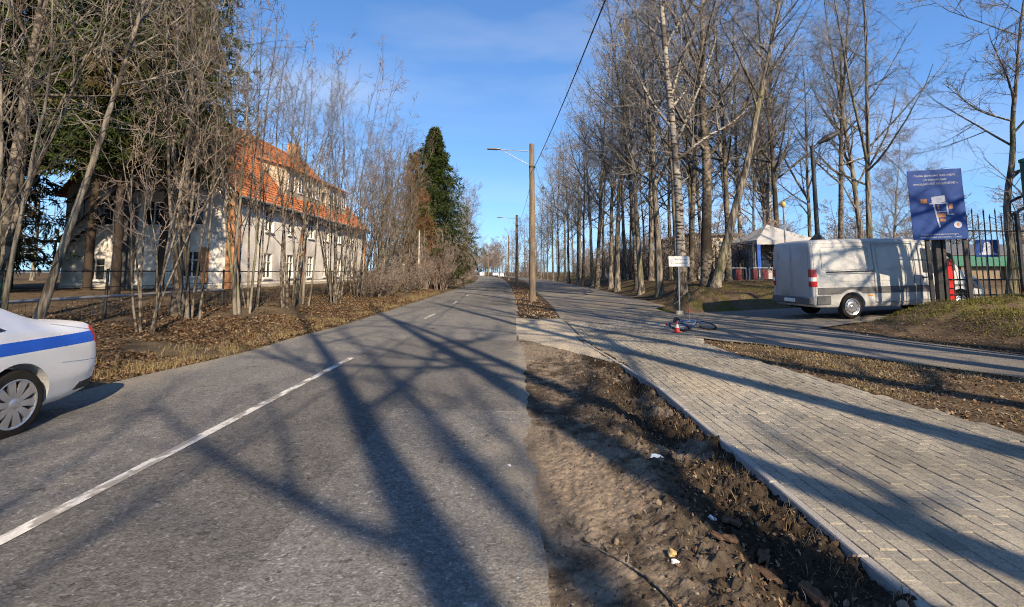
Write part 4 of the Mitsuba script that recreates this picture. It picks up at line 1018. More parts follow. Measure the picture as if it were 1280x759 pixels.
lp = thing('lamp_post', 'tall black lamp post with tilted flood head behind the van', 'street lamp')
X, Y = 14.35, 24.6
put(lp, 'post', rod([(X, Y, 0.2), (X, Y, 3.2), (X - 0.02, Y, 7.7)], [0.11, 0.105, 0.085], 12), 'm_trim', smooth=40)
put(lp, 'collar', lathe([(0.0, 3.02), (0.46, 3.02), (0.46, 3.06), (0.12, 3.40), (0.10, 3.56), (0.06, 3.60)], 4, loc=(X, Y, 0)), 'm_trim')
put(lp, 'arm', rod([(X - 0.02, Y, 7.6), (X + 0.2, Y - 0.05, 7.78), (X + 0.38, Y - 0.1, 7.9)], 0.03, 8), 'm_trim')
hd = m3.Manifold.batch_hull([m3.Manifold.sphere(s, 16).scale((1, 1.2, 0.7)).translate((a, 0, 0)) for a, s in ((0, 0.10), (0.42, 0.24), (0.85, 0.17))]).rotate((0, -28, 0)).translate((X + 0.30, Y - 0.1, 7.86)).to_mesh()
hh_ = put(lp, 'lamp_head', trimesh.Trimesh(hd.vert_properties[:, :3], hd.tri_verts, process=False), 'm_trim', smooth=40)
lp2 = thing('lamp_post', 'short lamp post with small yellowish globe in front of the tent', 'street lamp')
put(lp2, 'post', rod([(14.15, 27.2, 0.6), (14.15, 27.2, 5.0)], 0.045, 10), 'm_galv', smooth=True)
put(lp2, 'lamp', lathe([(0.0, 5.35), (0.07, 5.33), (0.13, 5.22), (0.12, 5.08), (0.05, 5.0), (0.0, 4.99)], 14, loc=(14.15, 27.2, 0)), 'm_yellow', smooth=True)

# ------------------------------------------------------------------ tent, iron panels, barriers
tent = thing('tent', 'white pavilion tent with pyramid roof and blue corner behind the van', 'tent')
tx0, tx1, ty0, ty1, tz = 13.55, 16.9, 29.0, 33.2, 0.85
ez, az = tz + 2.55, tz + 3.62
cx, cy = (tx0 + tx1)/2 - 0.1, (ty0 + ty1)/2
ring = [(tx0 - 0.1, ty0 - 0.1), (tx1 + 0.1, ty0 - 0.1), (tx1 + 0.1, ty1 + 0.1), (tx0 - 0.1, ty1 + 0.1)]
rv, rf = [], []
for k in range(4):
    a, b = np.array(ring[k]), np.array(ring[(k+1) % 4])
    n = 9
    o = len(rv)
    for i in range(n):
        for j in range(n):
            u, t = i/(n-1), j/(n-1)
            e = a*(1-u) + b*u
            q = e*(1-t) + np.array([cx, cy])*t
            zq = ez + (az - ez)*t - 0.05*math.sin(PI*t)*1.0 - 0.05*math.sin(PI*u)*(1-t)
            rv.append([q[0], q[1], zq])
    for i in range(n-1):
        for j in range(n-1):
            A = o + i*n + j
            rf += [[A, A+n, A+n+1], [A, A+n+1, A+1]]
put(tent, 'roof', trimesh.Trimesh(rv, rf, process=False), 'm_tarp', smooth=40)
val = []
for k in range(4):
    a, b = np.array(ring[k]), np.array(ring[(k+1) % 4])
    d = (b - a)/np.linalg.norm(b - a); L = np.linalg.norm(b - a)
    val.append(xf(box(0, L, 0.0, 0.012, ez - 0.26, ez), (a[0], a[1], 0), rz=math.atan2(d[1], d[0])))
put(tent, 'valance', cat(val), 'm_tarp')
put(tent, 'side_wall', cat([box(tx0 + 0.05, tx0 + 0.07, ty0 + 0.5, ty1 - 0.1, tz, ez - 0.27), box(tx0 + 1.2, tx1, ty1 - 0.06, ty1 - 0.04, tz, ez - 0.27), box(tx0 + 1.4, tx1 - 0.1, ty0 + 0.04, ty0 + 0.06, tz, ez - 0.27)]), 'm_tarp')
for x, y in ((tx0, ty0), (tx1, ty0), (tx1, ty1), (tx0, ty1)):
    put(tent, 'post', box(x - 0.04, x + 0.04, y - 0.04, y + 0.04, tz - 0.1, ez - 0.005), 'm_galv')
put(tent, 'corner_cover', box(tx0 - 0.10, tx0 + 0.10, ty0 - 0.075, ty0 - 0.045, tz + 0.9, ez - 0.1, 0.01), 'm_blue', label='blue cloth on the front corner post of the tent')

ip = thing('iron_screen', 'black iron bar screen standing along the left side of the tent', 'fence')
sx0, sx1 = 12.85, 13.25
for i in range(4):
    t = i/3
    put(ip, 'post', box(-0.04, 0.04, -0.04, 0.04, 0, 2.55).apply_translation((sx0 + (sx1 - sx0)*(1-t), 29.0 + 4.4*t, 0.75)), 'm_black')
for z in (0.95, 2.35, 3.1):
    put(ip, 'rail', rod([(sx1, 29.0, z + 0.1), (sx0, 33.4, z + 0.1)], 0.026, 6), 'm_black')
for i in range(26):
    t = (i + 0.5)/26
    put(ip, 'bar', rod([(sx1 + (sx0 - sx1)*t, 29 + 4.4*t, 0.85), (sx1 + (sx0 - sx1)*t, 29 + 4.4*t, 3.05 if i % 2 else 2.8)], 0.013, 5), 'm_black')
for k in range(3):
    b = thing('crowd_barrier', f'white tube barrier with red panels on the bank before the tent, {ORD[k]} from the left', 'barrier', 'red and white barriers before the tent')
    x0, yb, zb = 9.95 + 1.35*k, 28.2 + 0.2*(k % 2), 0.86
    put(b, 'frame', cat([rod([(x0, yb, zb), (x0, yb, zb + 0.95)], 0.025, 6), rod([(x0 + 1.25, yb, zb), (x0 + 1.25, yb, zb + 0.95)], 0.025, 6), rod([(x0, yb, zb + 0.95), (x0 + 1.25, yb, zb + 0.95)], 0.025, 6), rod([(x0, yb, zb + 0.16), (x0 + 1.25, yb, zb + 0.16)], 0.02, 6),
        *[rod([(x0 + a, yb - 0.3, zb), (x0 + a, yb + 0.3, zb)], 0.02, 6) for a in (0.03, 1.22)]]), 'm_galv')
    for j in range(2): put(b, 'panel', box(x0 + 0.12 + 0.58*j, x0 + 0.44 + 0.58*j, yb - 0.012, yb + 0.012, zb + 0.22, zb + 0.88, 0.005), 'm_darkred')

# ------------------------------------------------------------------ iron fence on the mound
fc = thing('iron_fence', 'tall black iron bar fence on the mound behind the notice board', 'fence')
fa, fb = np.array([12.12, 14.75]), np.array([19.8, 15.5])
fl = np.linalg.norm(fb - fa); fd = (fb - fa)/fl
fz = lambda t: 0.72
nb = 42
for i in range(nb):
    t = (i + 0.5)/nb
    x, y = fa + fd*fl*t
    top = 3.32 if i % 2 else 3.16
    put(fc, 'bar', cat([box(x - 0.011, x + 0.011, y - 0.011, y + 0.011, 0.78, top), trimesh.creation.cone(0.03, 0.14, sections=4).apply_translation((x, y, top))]), 'm_black')
for z in (0.95, 1.38, 2.78): put(fc, 'rail', rod([(*fa, z), (*fb, z)], 0.022, 4), 'm_black')
put(fc, 'plinth', xf(box(0, fl, -0.12, 0.12, 0.2, 0.80, 0.02), (fa[0], fa[1], 0), rz=math.atan2(fd[1], fd[0])), 'm_kerb')
for t in (0.0, 0.31, 0.62, 0.93):
    x, y = fa + fd*fl*t
    put(fc, 'post', box(x - 0.045, x + 0.045, y - 0.075, y + 0.015, 0.3, 3.3, 0.006), 'm_black')
gp = thing('gate_post', 'dark square gate post beside the van at the left end of the iron fence', 'post')
scene[gp] = mikit.ply(cat([box(11.88, 12.03, 14.68, 14.83, 0.1, 2.65, 0.01), lathe([(0.12, 2.651), (0.0, 2.76)], 4, loc=(11.955, 14.755, 0))]), 'm_black')
br = thing('red_bollard', 'red upright barrier column behind the iron fence', 'barrier')
put(br, 'column', box(12.58, 12.74, 15.2, 15.35, 0.3, 1.84, 0.015), 'm_red')
put(br, 'head', box(12.46, 12.80, 15.17, 15.38, 1.78, 1.94, 0.02), 'm_red')
gg = thing('green_post', 'thick green pole at the right edge in front of the iron fence', 'post')
put(gg, 'shaft', rod([(13.95, 14.0, 0.4), (13.93, 14.0, 4.6)], [0.115, 0.10], 14), 'm_green', smooth=40)
put(gg, 'cap', lathe([(0.12, 4.6), (0.12, 4.68), (0.0, 4.72)], 14, loc=(13.93, 14, 0)), 'm_green')
hs = thing('road_sign', 'small square blue sign with white hump on a grey post behind the fence', 'sign')
put(hs, 'post', rod([(15.75, 17.4, 0.3), (15.75, 17.4, 2.6)], 0.03, 8), 'm_galv', smooth=True)
pl = put(hs, 'plate', xf(box(16.30, 17.10, 17.33, 17.36, 1.78, 2.36, 0.008), (-0.95, 0, 0.32)), 'm_signblue')
put(pl, 'symbol', xf(prism([(16.40, 1.85), (17.0, 1.85), (17.0, 1.89), (16.88, 1.93), (16.81, 2.18), (16.75, 2.27), (16.64, 2.30), (16.57, 2.21), (16.52, 1.95), (16.40, 1.89)], 'y', 17.322, 17.328), (-0.95, 0, 0.32)), 'm_signwhite')

# ------------------------------------------------------------------ the blue notice board
nb_ = thing('notice_board', 'large blue notice board with site plan, leaning slightly on two posts', 'sign')
NX, NY = 11.82, 14.42
NRZ = math.radians(-13)
W2, H2, BZ = 0.66, 1.98, 2.50


def on_board(m): return xf(xf(m, (0, 0, 0), ry=math.radians(-1.2)), (NX, NY, BZ), rz=NRZ)


bd = put(nb_, 'panel', on_board(box(-W2, W2, -0.02, 0.0, 0, H2, 0.004)), 'm_signblue')
put(nb_, 'back_frame', on_board(cat([box(-W2 + 0.02, W2 - 0.02, 0.002, 0.03, 0.05, 0.09), box(-W2 + 0.02, W2 - 0.02, 0.002, 0.03, H2 - 0.09, H2 - 0.05), box(-0.02, 0.02, 0.003, 0.028, 0.09, H2 - 0.09)])), 'm_galv')
for x in (-0.30, 0.60):
    put(nb_, 'post', on_board(box(x - 0.045, x + 0.045, 0.032, 0.11, -2.2, H2 - 0.1, 0.005)), 'm_black')


def lettering(txt, h, x, z, center=True, w=None):
    t = meshkit.text_mesh(txt, h, depth=0.003, bold=False)
    v = np.array(t.vertices)
    if w: v[:, 0] *= w/(v[:, 0].max() - v[:, 0].min())
    if center: v[:, 0] -= (v[:, 0].max() + v[:, 0].min())/2
    P = np.column_stack([x + v[:, 0], -0.024 - v[:, 2], z + v[:, 1]])
    return on_board(trimesh.Trimesh(P, t.faces, process=False))


for l_ in ([lettering('Схема движения транспорта', 0.062, 0, H2 - 0.19, w=1.0), lettering('по территории', 0.062, 0, H2 - 0.31, w=0.55), lettering('санатория «ЯНТАРНЫЙ БЕРЕГ»', 0.062, 0, H2 - 0.43, w=1.08)]): put(bd, 'lettering_line', l_, 'm_signwhite', kind='stuff')
for l_ in ([lettering('Скорость движения транспорта', 0.045, -0.02, 0.13, w=0.9), lettering('по территории учреждения - 5 км/ч', 0.045, 0.0, 0.05, w=1.0)]): put(bd, 'lettering_line', l_, 'm_signwhite', kind='stuff')
pr = lambda pts: on_board(prism(pts, 'y', -0.0265, -0.0225))
put(bd, 'plan', cat([pr([(-0.13, 1.02), (0.20, 1.06), (0.20, 1.24), (-0.13, 1.20)]), pr([(-0.20, 1.0), (0.25, 1.0), (0.25, 1.035), (-0.20, 1.035)]), pr([(-0.11, 0.998), (-0.07, 0.998), (0.03, 0.34), (-0.01, 0.34)]), pr([(0.21, 0.998), (0.25, 0.998), (0.25, 0.68), (0.21, 0.68)]),
    pr([(0.252, 0.68), (0.36, 0.68), (0.36, 0.71), (0.252, 0.71)]), pr([(-0.065, 0.76), (0.208, 0.78), (0.208, 0.80), (-0.065, 0.78)])]), 'm_signwhite')
for q_ in ([pr([(-0.40, 1.03), (-0.24, 1.03), (-0.24, 1.15), (-0.40, 1.15)]), pr([(0.27, 0.85), (0.36, 0.85), (0.36, 1.0), (0.27, 1.0)]), pr([(-0.02, 0.62), (0.18, 0.62), (0.18, 0.73), (-0.02, 0.73)]), pr([(0.03, 0.5), (0.16, 0.5), (0.16, 0.58), (0.03, 0.58)]), pr([(0.0, 0.85), (0.04, 0.85), (0.04, 0.97), (0.0, 0.97)])]): put(bd, 'plan_block', q_, 'm_sand')
ang = np.linspace(0, 2*PI, 25)[:-1]
put(bd, 'roundel', cat([pr([(0.44 + 0.095*math.cos(a), 0.40 + 0.095*math.sin(a)) for a in ang])]), 'm_signwhite')
put(bd, 'roundel_mark', on_board(prism([(0.44 + 0.03*math.cos(a), 0.40 + 0.05*math.sin(a)) for a in ang], 'y', -0.0285, -0.0266)), 'm_sand')

# the small white sign on its post
sg = thing('name_sign', 'small white sign plate on a thin grey post before the root mound', 'sign')
sx, sy = 6.05, 19.45
put(sg, 'post', rod([(sx, sy, -0.1), (sx + 0.02, sy, 2.15)], 0.03, 8), 'm_galv', smooth=True)
put(sg, 'foot', m3_ := box(sx - 0.14, sx + 0.14, sy - 0.12, sy + 0.12, -0.05, 0.16, 0.04), 'm_kerb')
pt = put(sg, 'plate', box(sx - 0.36, sx + 0.42, sy - 0.055, sy - 0.035, 1.80, 2.20, 0.004), 'm_white')
put(pt, 'rim', cat([box(sx - 0.36, sx + 0.42, sy - 0.062, sy - 0.0555, 2.185, 2.20), box(sx - 0.36, sx + 0.42, sy - 0.062, sy - 0.0555, 1.80, 1.815)]), 'm_galv')
bl = []
rg = np.random.default_rng(5)
for z, x0, x1 in ((2.04, sx - 0.12, sx + 0.30), (1.90, sx - 0.26, sx + 0.34)):   # two worn, illegible lines of print
    x = x0
    while x < x1:
        w = rg.uniform(0.02, 0.035)
        bl.append(box(x, x + w*0.5, sy - 0.0585, sy - 0.0553, z, z + rg.uniform(0.045, 0.06))); bl.append(box(x, x + w*0.9, sy - 0.0583, sy - 0.0554, z + 0.02, z + 0.032))
        x += w + 0.014
put(pt, 'worn_print', cat(bl), 'm_text')

# ------------------------------------------------------------------ left hand fence
wf = thing('wire_fence', 'dark rail and wire fence running along the left behind the saplings', 'fence')
fy = np.arange(5.5, 43, 2.5)
fx = lambda y: -10.6 + 0.02*(y - 5)
tops = []
for y in fy:
    zg = zland(fx(y), y)
    put(wf, 'post', rod([(fx(y), y, zg - 0.2), (fx(y), y, 1.68)], 0.035, 8), 'm_black')
for z, r in ((1.62, 0.020), (1.22, 0.012)):
    put(wf, 'rail', rod([(fx(5.5), 5.5, z), (fx(43), 43, z)], r, 6), 'm_black')
put(wf, 'lower_rail', rod([(fx(5.5), 5.5, 0.98), (fx(18), 18, 0.98)], 0.045, 6), 'm_galv', label='pale grey lower pipe rail of the wire fence')
bars = []
for y in np.arange(5.6, 42.9, 0.14): bars.append(((fx(y), y, 0.35), (fx(y), y, 0.96)))
B = np.array(bars)
put(wf, 'wire_mesh', tubes(B, np.full((len(B), 2), 0.0045), 3), 'm_rustwire', kind='stuff')
gpo = thing('fence_post', 'green painted fence post at the far left edge', 'post')
scene[gpo] = mikit.ply(rod([(-10.55, 10.35, 0.1), (-10.55, 10.35, 1.75)], 0.075, 12), 'm_green', smooth=40)


# ------------------------------------------------------------------ vehicles
def loft(st, zf, yf, nx=90, ns=34):
    """closed body of half sections. st: rows (x, zb, w, zt, ...) ; zf, yf(row) give the section's points from the bottom centre to the top centre"""
    x = np.array([s[0] for s in st])
    Y = np.array([yf(s) for s in st]); Z = np.array([zf(s) for s in st])
    xs = np.unique(np.concatenate([np.linspace(x[0], x[-1], nx), x]))
    Y, Z = PchipInterpolator(x, Y)(xs), PchipInterpolator(x, Z)(xs)
    rings = []
    for y, z in zip(Y, Z):
        s = np.concatenate([[0], np.cumsum(np.hypot(np.diff(y), np.diff(z)) + 1e-4)])
        t = np.linspace(0, 1, ns)
        tk = np.linspace(0, 1, len(s))
        y2, z2 = PchipInterpolator(tk, y)(t), PchipInterpolator(tk, z)(t)
        rings.append(np.concatenate([np.stack([y2, z2], -1), np.stack([-y2[-2:0:-1], z2[-2:0:-1]], -1)]))
    k = len(rings[0]); n = len(xs)
    V = np.concatenate([np.column_stack([np.full(k, xx), r]) for xx, r in zip(xs, rings)])
    c0, c1 = V[:k].mean(0), V[-k:].mean(0)
    V = np.vstack([V, c0, c1])
    F = []
    for i in range(n - 1):
        for j in range(k):
            A, B_, C, D = i*k + j, i*k + (j+1) % k, (i+1)*k + (j+1) % k, (i+1)*k + j
            F += [[A, D, C], [A, C, B_]]
    for j in range(k): F += [[n*k, j, (j+1) % k], [n*k+1, (n-1)*k + (j+1) % k, (n-1)*k + j]]
    m = trimesh.Trimesh(V, np.array(F), process=False)
    if m.volume < 0: m.invert()
    return m


def puffed(m, d):
    n = trimesh.Trimesh(m.vertices, m.faces, process=False).vertex_normals
    return trimesh.Trimesh(m.vertices + n*d, m.faces, process=False)


def tm(q):
    q = q.to_mesh() if hasattr(q, 'to_mesh') else q
    return trimesh.Trimesh(q.vert_properties[:, :3], q.tri_verts, process=False)


class Body:
    """a closed shell from which panels, glass and lamps are cut as thin pieces lying 3 to 8 mm proud, with real gaps between panels"""
    def __init__(self, mesh):
        self.m, self.b = mesh, man(mesh)
        self.cut = self.b

    def piece(self, pr_, d=0.005, dig=0.0):
        pr_ = man(pr_) if isinstance(pr_, trimesh.Trimesh) else pr_
        base = self.b if dig == 0 else man(puffed(self.m, -dig))
        return tm((man(puffed(self.m, d)) ^ pr_) - base)

    def groove(self, pr_, depth=0.012):
        pr_ = man(pr_) if isinstance(pr_, trimesh.Trimesh) else pr_
        self.cut = self.cut - (pr_ - man(puffed(self.m, -depth)))

    def remove(self, q): self.cut = self.cut - (man(q) if isinstance(q, trimesh.Trimesh) else q)


def put_body(parent, name, cut, source, place, bsdf, label=None):
    """the cut shell with the lofted surface's own normals, so that flat panels stay flat beside their gaps"""
    from scipy.spatial import cKDTree
    src = trimesh.Trimesh(source.vertices, source.faces, process=False)
    tree = cKDTree(src.vertices)
    V, F = np.array(cut.vertices), np.array(cut.faces)
    P = V[F].reshape(-1, 3)
    fn = np.cross(V[F[:, 1]] - V[F[:, 0]], V[F[:, 2]] - V[F[:, 0]]); fn /= np.linalg.norm(fn, axis=1, keepdims=True) + 1e-12
    fn = np.repeat(fn, 3, 0)
    d, i = tree.query(P, k=4)
    w = 1/(d + 1e-4)**2
    sn = (src.vertex_normals[i]*w[..., None]).sum(1); sn /= np.linalg.norm(sn, axis=1, keepdims=True) + 1e-12
    use = (fn*sn).sum(1) > math.cos(math.radians(28))
    N = np.where(use[:, None], sn, fn)
    o = place(trimesh.Trimesh(np.zeros((1, 3)), [[0, 0, 0]], process=False)).vertices[0]
    A = np.array([place(trimesh.Trimesh(np.eye(3)[k:k+1], [[0, 0, 0]], process=False)).vertices[0] - o for k in range(3)])
    N = N @ A; N /= np.linalg.norm(N, axis=1, keepdims=True)
    Q = place(trimesh.Trimesh(P, np.arange(len(P)).reshape(-1, 3), process=False))
    key = numbered(f'{parent}__{name}')
    scene[key] = {'type': 'ply', 'filename': meshkit.write_ply((Q.vertices, Q.faces), False, normals=N), 'face_normals': False, 'bsdf': {'type': 'ref', 'id': bsdf}}
    return key


def frame_poly(pts, w):
    p = shapely.Polygon(pts)
    return p.buffer(w/2, join_style=1).difference(p.buffer(-w/2, join_style=1))


def ext(poly, axis, a, b):
    return cat([prism(g, axis, a, b) for g in getattr(poly, 'geoms', [poly])])


def wheel_parts(parent, place, x, y, r, w, side, spokes=10, steel=False):
    """tyre, rim, hub, spokes. place maps local meshes to the world"""
    tw = w/2
    tyre = lathe([(r*0.70, -tw*0.96), (r*0.86, -tw), (r*0.955, -tw*0.92), (r, -tw*0.66), (r*1.0, -tw*0.2), (r*0.985, -tw*0.17), (r*0.985, -tw*0.1), (r, -tw*0.07), (r, tw*0.07), (r*0.985, tw*0.1), (r*0.985, tw*0.17), (r, tw*0.2), (r, tw*0.66), (r*0.955, tw*0.92), (r*0.86, tw), (r*0.70, tw*0.96), (r*0.68, 0), (r*0.70, -tw*0.96)], 44, 'y', (x, y, r))
    wh = put(parent, 'wheel', place(tyre), 'm_tyre', smooth=35)
    o = side*tw
    rim = lathe([(r*0.705, o*0.99), (r*0.72, o*1.02), (r*0.70, o*1.04), (r*0.665, o*1.0), (r*0.64, o*0.6), (r*0.63, -o*0.7)], 44, 'y', (x, y, r))
    put(wh, 'rim', place(rim), 'm_alloy', smooth=35)
    put(wh, 'brake_disc', place(lathe([(0.0, o*0.2), (r*0.45, o*0.2), (r*0.46, o*0.1)], 30, 'y', (x, y, r))), 'm_steel')
    put(wh, 'well', place(lathe([(0.0, -o*0.2), (r*0.62, -o*0.2)], 30, 'y', (x, y, r))), 'm_hole')
    put(wh, 'hub', place(lathe([(0.0, o*1.03), (r*0.10, o*1.03), (r*0.125, o*0.99), (r*0.17, o*0.93), (r*0.2, o*0.7)], 24, 'y', (x, y, r))), 'm_alloy', smooth=30)
    if steel:
        put(wh, 'disc', place(lathe([(r*0.2, o*0.86), (r*0.34, o*0.93), (r*0.46, o*0.80), (r*0.50, o*0.66), (r*0.64, o*0.62)], 40, 'y', (x, y, r))), 'm_alloy', smooth=40)
        for k in range(12):
            a = k*2*PI/12
            put(wh, 'vent', place(lathe([(0, o*0.806), (r*0.055, o*0.80)], 10, 'y', (x + r*0.485*math.cos(a), y, r + r*0.485*math.sin(a)))), 'm_hole')
        return wh
    for k in range(spokes):
        a = k*2*PI/spokes + 0.1
        q = []
        for rad, hw, yy in ((r*0.15, 0.022, o*0.92), (r*0.40, 0.030, o*0.99), (r*0.66, 0.040, o*0.97)):
            for sgn in (-1, 1):
                for dy in (0.0, -o*0.16):
                    q.append((x + rad*math.cos(a) - sgn*hw*math.sin(a), y + yy + dy, r + rad*math.sin(a) + sgn*hw*math.cos(a)))
        put(wh, 'spoke', place(trimesh.convex.convex_hull(np.array(q))), 'm_alloy')
    return wh


# --- the silver saloon; local x forward from the rear bumper, y to the left, z up
CAR = [  # x, zb, w, zbelt, wbelt, ztop, wtop
    (0.00, 0.40, 0.66, 0.80, 0.62, 0.90, 0.50), (0.03, 0.32, 0.755, 0.86, 0.71, 0.975, 0.60), (0.10, 0.27, 0.82, 0.90, 0.765, 1.03, 0.66), (0.25, 0.24, 0.868, 0.93, 0.80, 1.052, 0.69), (0.50, 0.21, 0.893, 0.95, 0.825, 1.075, 0.68),
    (0.75, 0.20, 0.90, 0.955, 0.835, 1.14, 0.62), (1.05, 0.19, 0.905, 0.955, 0.84, 1.27, 0.58), (1.5, 0.18, 0.905, 0.95, 0.845, 1.41, 0.56), (2.2, 0.18, 0.905, 0.94, 0.85, 1.46, 0.58), (2.85, 0.18, 0.905, 0.925, 0.85, 1.41, 0.57),
    (3.4, 0.18, 0.905, 0.915, 0.845, 1.16, 0.63), (3.72, 0.18, 0.90, 0.90, 0.83, 1.02, 0.69), (4.2, 0.19, 0.88, 0.83, 0.78, 0.92, 0.62), (4.5, 0.21, 0.81, 0.74, 0.70, 0.82, 0.55), (4.62, 0.26, 0.72, 0.66, 0.62, 0.74, 0.48), (4.66, 0.38, 0.6, 0.60, 0.52, 0.64, 0.4)]
car_z = lambda s: [s[1], s[1], s[1] + 0.05, s[1] + 0.17, 0.52 if 0.2 < s[0] < 4.4 else s[1] + (s[3] - s[1])*0.5, s[1] + (s[3] - s[1])*0.78, s[3], s[3] + (s[5] - s[3])*0.55, s[5] - 0.035, s[5] - 0.008, s[5]]
car_y = lambda s: [0, s[2]*0.80, s[2]*0.93, s[2]*0.975, s[2], s[2]*0.985, s[4], s[4] + (s[6] - s[4])*0.55, s[6], s[6]*0.6, 0]
cb = Body(loft(CAR, car_z, car_y, 110, 56))
CX, CY_ = -5.69, 6.08
car_place = lambda m: trimesh.Trimesh(np.column_stack([CX + m.vertices[:, 1], CY_ - m.vertices[:, 0], m.vertices[:, 2] + 0.02]), m.faces, process=False)
car = thing('police_car', 'silver police saloon with blue side stripe, its rear end at the left edge', 'car')
for x in (1.10, 3.78):
    for sd_ in (-1, 1):
        arch = tm(m3.Manifold.cylinder(0.34, 0.365, 0.365, 48).rotate((90, 0, 0)))
        arch = xf(arch, (x, (0.60 if sd_ > 0 else -0.60) + (0.34 if sd_ > 0 else 0), 0.335))
        cb.remove(arch)
for sd_ in (-1, 1):
    y0, y1 = (0.4, 1.2) if sd_ > 0 else (-1.2, -0.4)
    cb.groove(ext(frame_poly([(1.52, 0.30), (2.42, 0.30), (2.42, 1.36), (1.75, 1.40), (1.36, 1.00), (1.42, 0.72)], 0.010), 'y', y0, y1))     # rear door
    cb.groove(ext(frame_poly([(2.45, 0.30), (3.42, 0.30), (3.50, 0.95), (2.92, 1.36), (2.45, 1.38)], 0.010), 'y', y0, y1))
    cb.groove(ext(shapely.LineString([(0.0, 0.585), (0.30, 0.605), (0.62, 0.63)]).buffer(0.006), 'y', y0, y1))                                # bumper joint
    cb.groove(ext(shapely.LineString([(0.05, 0.905), (0.35, 0.965), (0.62, 1.03)]).buffer(0.005), 'y', y0 + (0.3 if sd_ > 0 else 0), y1 - (0 if sd_ > 0 else 0.3)))
cb.groove(ext(shapely.LineString([(-0.8, 0.60), (-0.55, 0.585), (0.55, 0.585), (0.8, 0.60)]).buffer(0.006), 'x', -0.2, 0.2))
put_body(car, 'body', tm(cb.cut), cb.m, car_place, 'm_silver')
ST = [(0.02, 0.915), (0.02, 0.80), (4.3, 0.77), (4.3, 0.885)]
for sd_ in (1, -1):
    st_ = shapely.Polygon(ST).difference(shapely.LineString([(1.30, 0.70), (1.46, 1.0)]).buffer(0.016)).difference(shapely.LineString([(2.435, 0.6), (2.435, 1.0)]).buffer(0.012)).difference(shapely.Polygon([(0.0, 0.7), (0.17, 0.7), (0.11, 1.0), (0.0, 1.0)]))
    put(car, 'side_stripe', car_place(cb.piece(ext(st_, 'y', 0.55*sd_ if sd_ > 0 else -1.2, 1.2 if sd_ > 0 else -0.55), 0.002)), 'm_blue', smooth=32, label='broad blue stripe along the silver side')
    a, b_ = (0.3, 1.2) if sd_ > 0 else (-1.2, -0.3)
    put(car, 'side_glass', car_place(cb.piece(ext(shapely.Polygon([(1.16, 1.02), (1.42, 0.99), (3.25, 0.965), (3.32, 1.01), (2.80, 1.35), (2.2, 1.395), (1.66, 1.345)]).difference(shapely.LineString([(2.43, 0.9), (2.43, 1.5)]).buffer(0.05)), 'y', a, b_), 0.003)), 'm_glass', smooth=32)
    put(car, 'tail_light', car_place(cb.piece(ext(shapely.Polygon([(-0.1, 0.735), (0.075, 0.735), (0.135, 0.80), (0.17, 0.965), (-0.1, 0.965)]), 'y', 0.40 if sd_ > 0 else -1.2, 1.2 if sd_ > 0 else -0.40), 0.006)), 'm_redlens', smooth=32)
    put(car, 'headlight', car_place(cb.piece(ext(shapely.Polygon([(4.18, 0.66), (4.7, 0.60), (4.7, 0.76), (4.25, 0.80)]), 'y', 0.42 if sd_ > 0 else -1.2, 1.2 if sd_ > 0 else -0.42), 0.006)), 'm_glass', smooth=32)
    put(car, 'door_handle', car_place(xf(box(1.64, 1.84, -0.013, 0.022, 0.845, 0.878, 0.01), (0, sd_*0.892, 0))), 'm_silver')
    put(car, 'door_handle', car_place(xf(box(2.62, 2.82, -0.013, 0.022, 0.835, 0.868, 0.01), (0, sd_*0.893, 0))), 'm_silver')
    put(car, 'mirror', car_place(xf(box(3.15, 3.33, -0.02, 0.20, 0.955, 1.08, 0.03), (0, sd_*0.87 - (0.18 if sd_ < 0 else 0), 0))), 'm_silver')
put(car, 'rear_window', car_place(cb.piece(prism([(0.62, 0.60), (1.42, 0.46), (1.42, -0.46), (0.62, -0.60)], 'z', 1.0, 1.6), 0.003)), 'm_glass', smooth=32)
put(car, 'windscreen', car_place(cb.piece(prism([(2.92, 0.5), (3.58, 0.62), (3.58, -0.62), (2.92, -0.5)], 'z', 1.0, 1.6), 0.003)), 'm_glass', smooth=32)
put(car, 'bumper_trim', car_place(cb.piece(ext(shapely.Polygon([(-0.1, 0.29), (0.42, 0.30), (0.34, 0.375), (-0.1, 0.40)]), 'y', -1.1, 1.1), 0.004)), 'm_trim', smooth=32)
put(car, 'underbody', car_place(box(0.35, 4.3, -0.56, 0.56, 0.20, 0.5)), 'm_hole')
for x in (1.10, 3.78):
    for sd_ in (1, -1): wheel_parts(car, car_place, x, sd_*0.785, 0.322, 0.215, sd_)

# --- the silver grey van on the driveway
VAN = [  # x, zb, w, zt, f (roof width factor)
    (0.00, 0.48, 0.93, 2.30, 0.80), (0.03, 0.42, 0.965, 2.36, 0.82), (0.12, 0.36, 0.985, 2.40, 0.83), (0.5, 0.34, 0.995, 2.42, 0.83), (2.0, 0.33, 0.995, 2.43, 0.83), (3.4, 0.33, 0.995, 2.42, 0.83), (3.95, 0.33, 0.99, 2.37, 0.82), (4.2, 0.33, 0.99, 2.26, 0.80), (4.5, 0.33, 0.985, 2.02, 0.80),
    (5.0, 0.33, 0.98, 1.50, 0.84), (5.2, 0.33, 0.97, 1.34, 0.84), (5.62, 0.33, 0.94, 1.16, 0.82), (5.83, 0.34, 0.87, 1.02, 0.76), (5.91, 0.40, 0.78, 0.86, 0.7)]
van_z = lambda s: [s[1] + (s[3] - s[1])*f for f in (0, 0, 0.03, 0.12, 0.36, 0.56, 0.88, 0.955, 0.985, 0.995, 1)]
van_y = lambda s: [0, s[2]*0.9, s[2]*0.97, s[2], s[2], s[2]*0.99, s[2]*(0.93 if s[3] > 2 else 0.92), s[2]*0.895, s[2]*s[4], s[2]*0.5, 0]
vb = Body(loft(VAN, van_z, van_y, 120, 60))
VH = math.radians(7)
